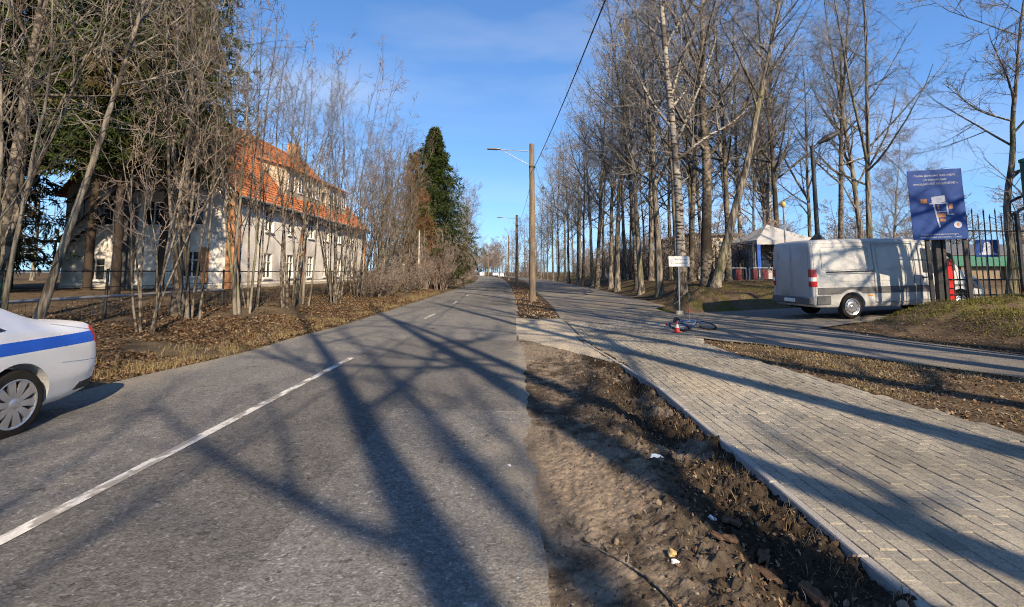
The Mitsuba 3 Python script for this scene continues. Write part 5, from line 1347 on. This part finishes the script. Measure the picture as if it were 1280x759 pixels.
VO = np.array([8.86, 15.55])          # rear right lower corner on the ground
van_c = VO + np.array([-math.sin(VH), math.cos(VH)])*0.995


def van_place(m):
    v = m.vertices
    x, y, z = v[:, 0], v[:, 1], v[:, 2]
    z = z + 0.205 + 0.024*(x - 1.25)
    return trimesh.Trimesh(np.column_stack([van_c[0] + x*math.cos(VH) - y*math.sin(VH), van_c[1] + x*math.sin(VH) + y*math.cos(VH), z]), m.faces, process=False)


van = thing('delivery_van', 'dusty silver grey delivery van with closed sides turning into the gate', 'van')
for x in (1.25, 4.91):
    for sd_ in (-1, 1):
        arch = tm(m3.Manifold.cylinder(0.45, 0.43, 0.43, 48).rotate((90, 0, 0)))
        vb.remove(xf(arch, (x, 0.62 + 0.45 if sd_ > 0 else -0.62, 0.36)))
rnd = lambda pts: shapely.Polygon(pts).buffer(-0.08).buffer(0.08)
ring_ = lambda pts, w: rnd(pts).buffer(w/2).difference(rnd(pts).buffer(-w/2))
for sd_ in (-1, 1):
    a, b_ = (0.4, 1.2) if sd_ > 0 else (-1.2, -0.4)
    for pts in ([(2.02, 0.46), (3.36, 0.46), (3.36, 2.22), (2.02, 2.22)], [(3.56, 0.48), (4.28, 0.48), (4.30, 1.20), (4.72, 1.46), (4.18, 2.10), (3.56, 2.22)]):
        vb.groove(ext(frame_poly(pts, 0.030), 'y', a, b_), 0.04)
    for pts in ([(0.30, 1.44), (1.86, 1.44), (1.86, 2.14), (0.30, 2.14)], [(2.14, 1.44), (3.24, 1.44), (3.24, 2.14), (2.14, 2.14)]):
        vb.groove(ext(ring_(pts, 0.05), 'y', a, b_), 0.018)
    vb.groove(ext(shapely.box(0.42, 1.315, 2.0, 1.355), 'y', a, b_), 0.04)
    vb.groove(ext(shapely.LineString([(0.1, 1.10), (3.5, 1.10)]).buffer(0.011), 'y', a, b_), 0.012)
    vb.groove(ext(shapely.LineString([(0.07, 0.5), (0.07, 2.3)]).buffer(0.009), 'y', a, b_), 0.015)
    vb.groove(ext(shapely.LineString([(0.02, 2.27), (4.0, 2.27)]).buffer(0.011), 'y', a, b_), 0.016)
vb.groove(ext(shapely.LineString([(0.0, 0.5), (0.0, 2.3)]).buffer(0.010), 'x', -0.3, 0.3), 0.015)
for s_ in (-1, 1): vb.groove(ext(frame_poly([(s_*0.05, 0.62), (s_*0.80, 0.62), (s_*0.80, 2.14), (s_*0.05, 2.14)], 0.016), 'x', -0.3, 0.2), 0.012)
for s_ in (-1, 1): vb.groove(ext(shapely.Polygon([(s_*0.14, 1.52), (s_*0.70, 1.52), (s_*0.68, 2.02), (s_*0.14, 2.02)]).buffer(-0.05).buffer(0.05), 'x', -0.3, 0.2), 0.010)
put_body(van, 'body', tm(vb.cut), vb.m, van_place, 'm_van')
for sd_ in (-1, 1):
    a, b_ = (0.4, 1.2) if sd_ > 0 else (-1.2, -0.4)
    mld = shapely.box(0.14, 0.74, 5.25, 0.94).difference(shapely.Point(1.25, 0.36).buffer(0.52)).difference(shapely.Point(4.91, 0.36).buffer(0.52)).difference(shapely.box(2.01, 0.7, 2.03, 1.1)).difference(shapely.box(3.35, 0.7, 3.37, 1.1)).difference(shapely.box(3.55, 0.7, 3.57, 1.1))
    put(van, 'door_rail', van_place(vb.piece(ext(shapely.box(0.44, 1.385, 2.0, 1.425), 'y', a, b_), 0.010)), 'm_trim')
    put(van, 'side_moulding', van_place(vb.piece(ext(mld, 'y', a, b_), 0.012)), 'm_mould', smooth=30)
    put(van, 'tail_light', van_place(vb.piece(ext(shapely.box(-0.1, 0.98, 0.13, 1.50), 'y', 0.80 if sd_ > 0 else -1.2, 1.2 if sd_ > 0 else -0.80), 0.012)), 'm_redlens', smooth=30)
    put(van, 'tail_lens', van_place(vb.piece(ext(shapely.box(-0.1, 1.14, 0.115, 1.26), 'y', 0.82 if sd_ > 0 else -1.2, 1.2 if sd_ > 0 else -0.82), 0.016)), 'm_white', smooth=30)
    put(van, 'side_marker', van_place(vb.piece(ext(shapely.box(1.78, 0.66, 1.92, 0.70), 'y', a, b_), 0.014)), 'm_orangelens')
    put(van, 'cab_window', van_place(vb.piece(ext(shapely.Polygon([(3.66, 1.32), (4.34, 1.27), (4.68, 1.44), (4.14, 2.02), (3.66, 2.08)]).buffer(-0.04).buffer(0.04), 'y', a, b_), 0.004)), 'm_glass', smooth=30)
    put(van, 'mirror', van_place(xf(box(4.40, 4.54, 0.0, 0.26, 1.34, 1.74, 0.05), (0, 1.0 if sd_ > 0 else -1.26, 0))), 'm_trim')
    put(van, 'door_handle', van_place(xf(box(3.62, 3.82, 0, 0.035, 1.16, 1.20, 0.01), (0, 0.99 if sd_ > 0 else -1.025, 0))), 'm_trim')
    put(van, 'headlight', van_place(vb.piece(ext(shapely.Polygon([(5.38, 0.80), (6.0, 0.72), (6.0, 0.98), (5.42, 1.10)]), 'y', 0.45 if sd_ > 0 else -1.2, 1.2 if sd_ > 0 else -0.45), 0.008)), 'm_glass', smooth=30)
put(van, 'rear_bumper', van_place(cat([box(-0.09, 0.10, -0.93, 0.93, 0.44, 0.66, 0.03), box(0.10, 0.55, -1.003, -0.95, 0.44, 0.70, 0.01), box(0.10, 0.55, 0.95, 1.003, 0.44, 0.70, 0.01)])), 'm_mould')
put(van, 'number_plate', van_place(box(-0.107, -0.092, -0.26, 0.26, 0.50, 0.61)), 'm_white')
put(van, 'windscreen', van_place(vb.piece(prism([(4.22, 0.74), (5.04, 0.86), (5.04, -0.86), (4.22, -0.74)], 'z', 1.3, 2.8), 0.004)), 'm_glass', smooth=30)
put(van, 'grille', van_place(vb.piece(ext(shapely.box(-0.42, 0.62, 0.42, 0.86), 'x', 5.5, 6.2), 0.006)), 'm_trim')
put(van, 'front_bumper', van_place(vb.piece(ext(shapely.box(5.4, 0.3, 6.1, 0.60), 'y', -1.2, 1.2), 0.02)), 'm_mould', smooth=30)
put(van, 'underbody', van_place(box(0.3, 5.5, -0.60, 0.60, 0.30, 0.62)), 'm_hole')
for x in (1.25, 4.91):
    for sd_ in (1, -1): wheel_parts(van, van_place, x, sd_*0.86, 0.345, 0.225, sd_, steel=True)

# --- far cars: small but shaped
def far_car(x, y, rz, mat, label):
    c = thing('distant_car', label, 'car')
    pl_ = lambda m: xf(m, (x, y, 0.02), rz=rz)
    prof = [(-2.1, 0.25), (-2.15, 0.6), (-2.05, 0.9), (-1.6, 1.0), (-1.0, 1.42), (0.3, 1.46), (1.0, 1.0), (1.95, 0.85), (2.15, 0.6), (2.1, 0.25)]
    put(c, 'body', pl_(prism([(p[0], p[1]) for p in prof], 'y', -0.85, 0.85)), mat)
    put(c, 'glass', pl_(cat([prism([(-1.45, 1.0), (-0.95, 1.36), (0.25, 1.40), (0.85, 1.0)], 'y', -0.856, 0.856), prism([(-1.55, 1.03), (-1.06, 1.38), (-1.04, 1.36), (-1.53, 1.0)], 'y', -0.65, 0.65)])), 'm_glass')
    for sx_ in (-1.35, 1.35):
        for sy_ in (-0.75, 0.75): put(c, 'wheel', pl_(lathe([(0, -0.1), (0.3, -0.1), (0.32, 0), (0.3, 0.1), (0, 0.1)], 16, 'y', (sx_, sy_, 0.32))), 'm_tyre')
    for sy_ in (-0.62, 0.62): put(c, 'light', pl_(box(2.13, 2.17, sy_ - 0.16, sy_ + 0.16, 0.62, 0.76)), 'm_white')


far_car(-13.6, 196, -PI/2 + 0.1, 'm_white', 'white car far down the left lane of the road')
far_car(-8.4, 190, PI/2 + 0.1, 'm_silver', 'pale car far down the right side of the road')
far_car(-5.0, 150, PI/2 + 0.1, 'm_silver', 'pale parked car at the far right edge of the road beside the poles')

# ------------------------------------------------------------------ bicycle lying on the drive and the cone
bk = thing('bicycle', 'dark blue bicycle lying on its side at the mouth of the driveway', 'bicycle')


def bike_place(m):      # local: x forward, z up in the bike's plane, y to its left; laid on its side
    return xf(xf(m, (0, 0, 0), rx=-PI/2 + 0.30, s=0.82), (4.42, 13.75, 0.06), rz=math.radians(20))


def ringm(cx_, cz_, R, r, k=36):
    a = np.linspace(0, 2*PI, k + 1)
    return rod(np.stack([cx_ + R*np.cos(a), 0*a, cz_ + R*np.sin(a)], -1), r, 8)


wr = 0.33
put(bk, 'frame', bike_place(cat([rod([(0.44, 0, 0.28), (0.32, 0, 0.78)], 0.019), rod([(0.33, 0, 0.74), (0.88, 0, 0.72)], 0.021), rod([(0.44, 0, 0.28), (0.90, 0, 0.64)], 0.024), rod([(0.87, 0, 0.80), (0.93, 0, 0.60)], 0.024),
    rod([(0.44, 0.04, 0.28), (0.0, 0.06, 0.33)], 0.012), rod([(0.44, -0.04, 0.28), (0.0, -0.06, 0.33)], 0.012), rod([(0.33, 0.03, 0.72), (0.0, 0.06, 0.33)], 0.011), rod([(0.33, -0.03, 0.72), (0.0, -0.06, 0.33)], 0.011)])), 'm_bike', smooth=40)
put(bk, 'fork', bike_place(cat([rod([(0.93, 0.05, 0.60), (1.08, 0.055, 0.33)], 0.016), rod([(0.93, -0.05, 0.60), (1.08, -0.055, 0.33)], 0.016), rod([(0.93, -0.06, 0.60), (0.93, 0.06, 0.60)], 0.02)])), 'm_bike', smooth=40)
put(bk, 'handlebar', bike_place(rod([(0.80, 0.33, 0.95), (0.84, 0.18, 0.93), (0.85, 0, 0.90), (0.84, -0.18, 0.93), (0.80, -0.33, 0.95)], 0.013)), 'm_alloy', smooth=40)
put(bk, 'saddle', bike_place(xf(tm(m3.Manifold.batch_hull([m3.Manifold.sphere(0.07, 12).scale((1, 1, 0.5)).translate((0, 0.05, 0)), m3.Manifold.sphere(0.07, 12).scale((1, 1, 0.5)).translate((0, -0.05, 0)), m3.Manifold.sphere(0.025, 12).translate((0.2, 0, -0.005))])), (0.24, 0, 0.88))), 'm_trim', smooth=40)
put(bk, 'seat_post', bike_place(rod([(0.32, 0, 0.76), (0.29, 0, 0.87)], 0.014)), 'm_alloy')
put(bk, 'crank', bike_place(cat([lathe([(0, -0.035), (0.09, -0.035), (0.09, -0.045), (0, -0.045)], 20, 'y', (0.44, 0, 0.28)), rod([(0.44, -0.06, 0.28), (0.58, -0.06, 0.20)], 0.01), rod([(0.44, 0.06, 0.28), (0.30, 0.06, 0.36)], 0.01), box(0.54, 0.64, -0.15, -0.065, 0.185, 0.215, 0.005), box(0.24, 0.34, 0.065, 0.15, 0.345, 0.375, 0.005)])), 'm_steel')
for cx_ in (0.0, 1.08):
    w_ = put(bk, 'wheel', bike_place(ringm(cx_, 0.33, wr - 0.025, 0.03)), 'm_tyre', smooth=40)
    put(w_, 'rim', bike_place(ringm(cx_, 0.33, wr - 0.05, 0.011)), 'm_steel', smooth=40)
    put(w_, 'hub', bike_place(rod([(cx_, -0.06, 0.33), (cx_, 0.06, 0.33)], 0.022)), 'm_alloy')
    put(w_, 'spokes', bike_place(cat([rod([(cx_, 0.02*(-1)**k, 0.33), (cx_ + (wr - 0.055)*math.cos(k*2*PI/20), 0, 0.33 + (wr - 0.055)*math.sin(k*2*PI/20))], 0.0025, 3) for k in range(20)])), 'm_steel')
    put(w_, 'mudguard', bike_place(rod([(cx_ + (wr + 0.02)*math.cos(a), 0, 0.33 + (wr + 0.02)*math.sin(a)) for a in np.linspace(0.6, 2.9, 14)], 0.02, 6)), 'm_bike', smooth=40)
for sg_ in (-1, 1): put(bk, 'grip', bike_place(rod([(0.80, 0.33*sg_, 0.95), (0.815, 0.22*sg_, 0.938)], 0.021)), 'm_red')
put(bk, 'reflector', bike_place(box(-0.36, -0.31, -0.045, 0.045, 0.50, 0.58, 0.01)), 'm_red')
cn = thing('traffic_cone', 'small red and white traffic cone beside the lying bicycle', 'traffic cone')
cxp, cyp = 4.16, 13.62
put(cn, 'base', box(cxp - 0.095, cxp + 0.095, cyp - 0.095, cyp + 0.095, 0.04, 0.065, 0.006), 'm_cone')
put(cn, 'body', lathe([(0.075, 0.065), (0.054, 0.15)], 20, loc=(cxp, cyp, 0)), 'm_cone', smooth=True)
put(cn, 'white_band', lathe([(0.056, 0.15), (0.034, 0.24)], 20, loc=(cxp, cyp, 0)), 'm_white', smooth=True)
put(cn, 'tip', lathe([(0.035, 0.24), (0.018, 0.31), (0.0, 0.312)], 20, loc=(cxp, cyp, 0)), 'm_cone', smooth=True)

# ------------------------------------------------------------------ root mound below the birch
rm = thing('root_mound', 'mossy mound of roots and earth at the foot of the birch', 'mound')
gx = np.linspace(5.5, 9.3, 90); gy = np.linspace(19.7, 22.6, 70)


def rootz(X, Y):
    b = 0.80*np.exp(-(((X - 7.15)/1.1)**2 + ((Y - 21.3)/0.85)**2)*1.2)
    b = b + 0.16*np.exp(-((X - 8.0)/0.35)**2 - ((Y - 20.5)/0.5)**2)
    d = np.hypot(X - 6.95, Y - 21.9); a = np.arctan2(Y - 21.9, X - 6.95)
    b = b + 0.14*np.exp(-d/0.8)*np.maximum(np.sin(a*5 + 1.3*d), 0)
    b = b*(0.75 + 0.5*n3(X, Y, 2.5, 41)) + 0.05*(n3(X, Y, 7, 42, 4) - 0.5)
    e = np.minimum(np.minimum(X - 5.5, 9.3 - X)/0.5, np.minimum(Y - 19.7, 22.6 - Y)/0.35)
    return 0.02 + land(X, Y)*0.75 + b*0.62 - 0.5*(1 - sstep(0, 1, e))


put(rm, 'earth', grid(gx, gy, rootz), 'm_moss', smooth=True)
rr_ = np.random.default_rng(9)
for k in range(6):
    a = -PI*(0.12 + 0.15*k) + rr_.normal(0, 0.1)
    L = rr_.uniform(0.7, 1.15)
    t = np.linspace(0.12, 1, 9)
    x = 6.95 + np.cos(a + 0.25*np.sin(3*t))*L*t; y = 21.9 + np.sin(a + 0.25*np.sin(3*t))*L*t
    z = rootz(x[None], y[None])[0] - 0.02
    put(rm, 'root', rod(np.stack([x, y, z], -1), np.linspace(0.085, 0.025, 9), 8), 'm_bark', smooth=True)

# ------------------------------------------------------------------ leaves, grass, clods, litter
LV = np.array([[0, -0.5, 0], [0.32, -0.1, 0.10], [0.0, 0.5, 0.02], [-0.32, -0.1, 0.10]])


def litter(pts_fn, n, seed, pal, smin, smax, tilt=0.35, lift=0.004):
    r = np.random.default_rng(seed)
    x, y, z = pts_fn(r, n)
    n = len(x)
    s = r.uniform(smin, smax, n)
    a = r.random(n)*2*PI; t1, t2 = r.normal(0, tilt, n), r.normal(0, tilt, n)
    v = LV[None]*s[:, None, None]*np.array([1, 1, 1.0])
    v = v + 0
    v[..., 2] *= r.uniform(-1.3, 1.6, n)[:, None]
    zz = v[..., 2] + t1[:, None]*v[..., 0] + t2[:, None]*v[..., 1]
    c, sn = np.cos(a)[:, None], np.sin(a)[:, None]
    V = np.stack([x[:, None] + c*v[..., 0] - sn*v[..., 1], y[:, None] + sn*v[..., 0] + c*v[..., 1], z[:, None] + zz - zz.min(1, keepdims=True)*0.7 + lift], -1).reshape(-1, 3)
    k = np.arange(n)*4
    F = np.concatenate([np.stack([k, k+1, k+2], -1), np.stack([k, k+2, k+3], -1)])
    pal = np.array(pal)
    col = pal[r.integers(0, len(pal), n)]*r.uniform(0.6, 1.25, (n, 1))
    return trimesh.Trimesh(V, F, process=False), np.repeat(col, 4, 0)


LEAFPAL = [(0.24, 0.15, 0.085), (0.33, 0.225, 0.13), (0.17, 0.10, 0.06), (0.42, 0.31, 0.20), (0.12, 0.075, 0.048), (0.28, 0.16, 0.08), (0.38, 0.30, 0.21)]


def left_pts(r, n):
    y = 4.5 + 38*r.random(n)**1.55
    x = -5.5 - 0.3*(y < 9) - np.abs(r.normal(0, 3.0, n)) + 0.15
    x = x + bend(y)
    keep = (x > -17) & (n3(x, y, 0.7, 51) + 0.20*r.random(n) > 0.50)
    x, y = x[keep], y[keep]
    return x, y, terrain_z(x, y)


def terrain_z(x, y): return terrain(x[None], y[None])[0]


m_, c_ = litter(left_pts, 150000, 1, [tuple(0.55*c for c in q) for q in LEAFPAL], 0.02, 0.085)
solo('fallen_leaves', 'brown and tan fallen leaves covering the left verge below the saplings', 'leaves', m_, 'm_vcol', kind='stuff', color=c_)


def right_pts(r, n):
    x = r.uniform(4.2, 13.5, n); y = r.uniform(2.5, 30, n)
    d = sheets(x[None], y[None])[0]
    dens = np.where(y < 13, 1.0, 0.6)
    keep = (d < 0.05) & (r.random(n) < dens) & (n3(x, y, 0.9, 52) + 0.3*r.random(n) > 0.47)
    x, y = x[keep], y[keep]
    return x, y, terrain_z(x, y)


m_, c_ = litter(right_pts, 110000, 2, [tuple(0.60*c for c in q) for q in LEAFPAL] + [(0.30, 0.24, 0.17)], 0.016, 0.055)
solo('fallen_leaves', 'dry brown leaves on the right bank, mound and bare strip', 'leaves', m_, 'm_vcol', kind='stuff', color=c_)


def mud_pts(r, n):
    y = 2.3 + 10*r.random(n)**1.5
    x = np.clip(1.35 + r.normal(0, 0.33, n), 0.25, 1.86)
    keep = n3(x, y, 1.6, 53) + 0.4*r.random(n) > 0.55
    x, y = x[keep], y[keep]
    return x, y, mud(x[None], y[None])[0]


m_, c_ = litter(mud_pts, 3000, 3, [(0.20, 0.15, 0.10), (0.13, 0.085, 0.055), (0.26, 0.20, 0.14), (0.10, 0.065, 0.045), (0.20, 0.12, 0.07)], 0.010, 0.034, 0.6)
solo('leaf_scraps', 'torn leaf and bark scraps lying in the rut beside the kerb', 'leaves', m_, 'm_vcol', kind='stuff', color=c_)


def isl_pts(r, n):
    y = r.uniform(17.6, 60, n); x = r.uniform(0.1, 1.5, n) + bend(y)
    return x, y, terrain_z(x, y)


m_, c_ = litter(isl_pts, 7000, 4, LEAFPAL, 0.05, 0.10)
solo('fallen_leaves', 'dark leaves on the narrow earth island around the wooden poles', 'leaves', m_, 'm_vcol', kind='stuff', color=c_)


def blades(pts_fn, n, seed, pal, h0, h1, w=0.004, lean=0.5):
    r = np.random.default_rng(seed)
    x, y, z = pts_fn(r, n); n = len(x)
    a = r.random(n)*2*PI; h = r.uniform(h0, h1, n); l = r.uniform(0.1, lean, n)*h; b = r.random(n)*2*PI
    w_ = w*r.uniform(0.7, 1.5, n)
    p = np.stack([x, y, z - 0.01], -1)
    s = np.stack([np.cos(a)*w_, np.sin(a)*w_, 0*a], -1)
    mid = p + np.stack([np.cos(b)*l*0.35, np.sin(b)*l*0.35, h*0.6], -1)
    tip = p + np.stack([np.cos(b)*l, np.sin(b)*l, h*np.sqrt(np.clip(1 - (l/h)**2*0.5, 0.2, 1))], -1)
    V = np.stack([p - s, p + s, mid + s*0.7, mid - s*0.7, tip], 1).reshape(-1, 3)
    k = np.arange(n)*5
    F = np.concatenate([np.stack([k, k+1, k+2], -1), np.stack([k, k+2, k+3], -1), np.stack([k+3, k+2, k+4], -1)])
    col = np.array(pal)[r.integers(0, len(pal), n)]*r.uniform(0.6, 1.25, (n, 1))
    return trimesh.Trimesh(V, F, process=False), np.repeat(col, 5, 0)


def tuft_pts(region, per=14, spread=0.07):
    def f(r, n):
        x, y = region(r, n//per)
        x = np.repeat(x, per) + r.normal(0, spread, len(x)*per); y = np.repeat(y, per) + r.normal(0, spread, len(y)*per)
        return x, y, terrain_z(x, y)
    return f


def mound_reg(r, n):
    x = r.uniform(9.5, 17, n*3); y = r.uniform(8.5, 17, n*3)
    h = land(x[None], y[None])[0]; d = sheets(x[None], y[None])[0]
    k = (h > 0.22) & (d < -0.15) & (n3(x, y, 0.8, 61) > 0.40 - 0.3*(h - 0.4))
    return x[k][:n], y[k][:n]


DRY = [(0.36, 0.29, 0.16), (0.28, 0.22, 0.12), (0.22, 0.17, 0.09)]
MOSS = [(0.10, 0.115, 0.025), (0.14, 0.14, 0.035), (0.075, 0.085, 0.02), (0.24, 0.20, 0.09)]
m_, c_ = blades(tuft_pts(mound_reg), 36000, 6, MOSS, 0.025, 0.10)
solo('mossy_grass', 'short mossy green and straw grass on top of the right mound', 'grass', m_, 'm_vcol', kind='stuff', color=c_)


def edge_reg(r, n):
    y = 6 + 36*r.random(n)**1.3; x = -5.35 - 0.3*(y < 9) - np.abs(r.normal(0.3, 0.55, n)) + bend(y)
    k = n3(x, y, 0.5, 62) > 0.42
    return x[k], y[k]


m_, c_ = blades(tuft_pts(edge_reg, 16, 0.09), 15000, 7, [tuple(0.75*c for c in q) for q in DRY], 0.05, 0.17, 0.004, 0.9)
solo('dry_grass', 'straw coloured dry grass along the left edge of the road', 'grass', m_, 'm_vcol', kind='stuff', color=c_)


def strip_reg(r, n):
    x = r.uniform(4.4, 9.2, n*4); y = r.uniform(2.5, 12.5, n*4)
    d = sheets(x[None], y[None])[0]
    k = (d < -0.05) & (n3(x, y, 1.1, 63) > 0.47)
    return x[k][:n], y[k][:n]


m_, c_ = blades(tuft_pts(strip_reg, 14, 0.08), 16000, 8, [tuple(0.72*c for c in q) for q in DRY] + [(0.30, 0.26, 0.18)], 0.015, 0.07, 0.0035, 1.0)
solo('dry_grass', 'flattened pale dry grass on the bare strip right of the walkway', 'grass', m_, 'm_vcol', kind='stuff', color=c_)


def rut_reg(r, n):
    y = r.uniform(2.6, 7.5, n); x = 1.68 + r.normal(0, 0.12, n)
    return np.clip(x, 1.2, 1.86), y


def rut_pts(r, n):
    x, y = rut_reg(r, n//9)
    x, y = np.clip(np.repeat(x, 9) + r.normal(0, 0.03, len(x)*9), 1.1, 1.87), np.repeat(y, 9) + r.normal(0, 0.03, len(y)*9)
    return x, y, mud(x[None], y[None])[0]


m_, c_ = blades(rut_pts, 1500, 9, [(0.12, 0.09, 0.055), (0.07, 0.05, 0.035), (0.25, 0.19, 0.12)], 0.03, 0.11, 0.0018, 1.2)
solo('dead_grass', 'dead dark grass stalks in the rut along the kerb', 'grass', m_, 'm_vcol', kind='stuff', color=c_)

# clods of soil and stones in the rut
ico = trimesh.creation.icosphere(1)
rc = np.random.default_rng(21)
cl, cc = [], []
for i in range(620):
    y = 2.4 + 9.5*rc.random()**1.6
    x = float(np.clip(1.25 + rc.normal(0, 0.33), 0.35, 1.85))
    s = abs(rc.normal(0, 0.009)) + 0.004
    v = ico.vertices*(0.65 + 0.7*meshkit.noise(ico.vertices*1.7 + i*3.1, 3))[:, None]*s*rc.uniform(0.6, 1.3, 3)
    z = float(mud(np.array([[x]]), np.array([[y]]))[0, 0])
    cl.append(trimesh.Trimesh(v + [x, y, z + s*0.25], ico.faces, process=False))
    cc.append(np.repeat([np.array([(0.055, 0.042, 0.03), (0.13, 0.105, 0.08), (0.035, 0.027, 0.02), (0.19, 0.155, 0.115)][rc.integers(4)])], len(v), 0))
solo('soil_clods', 'lumps of earth and small stones scattered in the muddy rut', 'soil', cat(cl), 'm_vcol', kind='stuff', color=np.vstack(cc))
rc = np.random.default_rng(22)
n_ = 5200
gy_ = 2.35 + 9.0*rc.random(n_)**1.7; gx_ = rc.uniform(0.16, 1.8, n_)
gz_ = np.concatenate([mud(a_[None], b_[None])[0] for a_, b_ in zip(np.array_split(gx_, 8), np.array_split(gy_, 8))])
oc = np.array([[1, 0, 0], [0, 1, 0], [-1, 0, 0], [0, -1, 0], [0, 0, 0.8], [0, 0, -0.8]])
of = np.array([[0, 1, 4], [1, 2, 4], [2, 3, 4], [3, 0, 4], [1, 0, 5], [2, 1, 5], [3, 2, 5], [0, 3, 5]])
s_ = rc.lognormal(-5.5, 0.45, n_)
V_ = (oc[None]*s_[:, None, None]*rc.uniform(0.6, 1.3, (n_, 6, 1)) + np.stack([gx_, gy_, gz_ + 0.3*s_], -1)[:, None]).reshape(-1, 3)
solo('grit', 'fine grit and crumbs of soil strewn over the muddy verge', 'gravel', trimesh.Trimesh(V_, (of[None] + 6*np.arange(n_)[:, None, None]).reshape(-1, 3), process=False), 'm_vcol', kind='stuff',
     color=np.repeat(np.array([(0.07, 0.055, 0.042), (0.15, 0.125, 0.10), (0.22, 0.195, 0.165), (0.045, 0.036, 0.028)])[rc.integers(0, 4, n_)], 6, 0))
# bark chunks lying in the rut
for k, (x, y, L, rz) in enumerate(((1.33, 2.95, 0.17, 0.5), (1.42, 3.15, 0.13, -0.4), (1.22, 3.2, 0.14, 1.1), (1.5, 2.78, 0.16, 0.2), (1.40, 3.55, 0.12, 0.9))):
    zz = float(mud(np.array([[x]]), np.array([[y]]))[0, 0])
    b_ = box(-0.035, 0.035, -L/2, L/2, -0.012, 0.012, 0.008)
    b_ = trimesh.Trimesh(*trimesh.remesh.subdivide(*trimesh.remesh.subdivide(b_.vertices, b_.faces)), process=False)
    b_ = trimesh.Trimesh(b_.vertices + 0.06*(meshkit.fbm(b_.vertices*30 + k, 3, 2) - 0.5)[:, None]*np.array([1, 1, 0.7]), b_.faces, process=False)
    solo('bark_chunk', f'torn brown chunk of bark and turf in the rut, {ORD[k]} along the kerb', 'bark', xf(b_, (x, y, zz + 0.022), rz=rz, ry=0.25*(-1)**k), 'm_chunk', group='bark chunks in the rut')
# fallen branch and twigs
tw = thing('fallen_branch', 'thin forked fallen branch lying on the mud at the bottom', 'branch')
pts = np.array([(0.38, 3.28), (0.45, 3.17), (0.52, 3.08), (0.60, 2.99), (0.66, 2.88), (0.72, 2.76), (0.76, 2.60)])
zz = mud(pts[None, :, 0], pts[None, :, 1])[0] + 0.012
put(tw, 'stem', rod(np.column_stack([pts, zz]), np.linspace(0.003, 0.0085, 7), 7), 'm_bark', smooth=True)
for a, b_ in (((0.52, 3.08), (0.50, 3.22)), ((0.60, 2.99), (0.63, 3.12)), ((0.45, 3.17), (0.37, 3.2))):
    q = np.array([a, ((a[0]+b_[0])/2 + 0.006, (a[1]+b_[1])/2), b_])
    put(tw, 'twig', rod(np.column_stack([q, mud(q[None, :, 0], q[None, :, 1])[0] + 0.013]), [0.004, 0.003, 0.002], 6), 'm_bark', smooth=True)


def scrap(x, y, s, mat, name, label, c, seed, fz=mud, hgt=0.5):
    r = np.random.default_rng(seed)
    g = trimesh.creation.icosphere(2)
    v = g.vertices*np.array([1, 0.7, hgt])
    v = v*(0.6 + 0.8*meshkit.noise(g.vertices*1.6 + seed, 4))[:, None]*s
    z = float(fz(np.array([[x]]), np.array([[y]]))[0, 0])
    solo(name, label, c, xf(trimesh.Trimesh(v, g.faces, process=False), (x, y, z + s*hgt*0.55), rz=seed), mat, smooth=25)


scrap(1.20, 4.66, 0.055, 'm_litter', 'plastic_bag', 'crumpled pale blue white plastic bag on the mud', 'litter', 3)
scrap(1.30, 3.62, 0.03, 'm_white', 'paper_scrap', 'white crumpled paper scrap in the rut', 'litter', 8)
scrap(0.86, 2.98, 0.022, 'm_white', 'paper_scrap', 'tiny white paper scrap on the mud near the bottom', 'litter', 12)
scrap(0.87, 3.07, 0.035, 'm_chunk2', 'paper_scrap', 'yellowish crumpled scrap beside the tiny white one', 'litter', 14)
scrap(-0.07, 4.35, 0.016, 'm_white', 'paper_scrap', 'small white fleck of paper near the road edge', 'litter', 15, fz=lambda X, Y: np.full(X.shape, 0.025))
scrap(3.55, 11.4, 0.05, 'm_white', 'paper_scrap', 'small white scrap at the right edge of the walkway', 'litter', 17, fz=lambda X, Y: np.full(X.shape, 0.03))
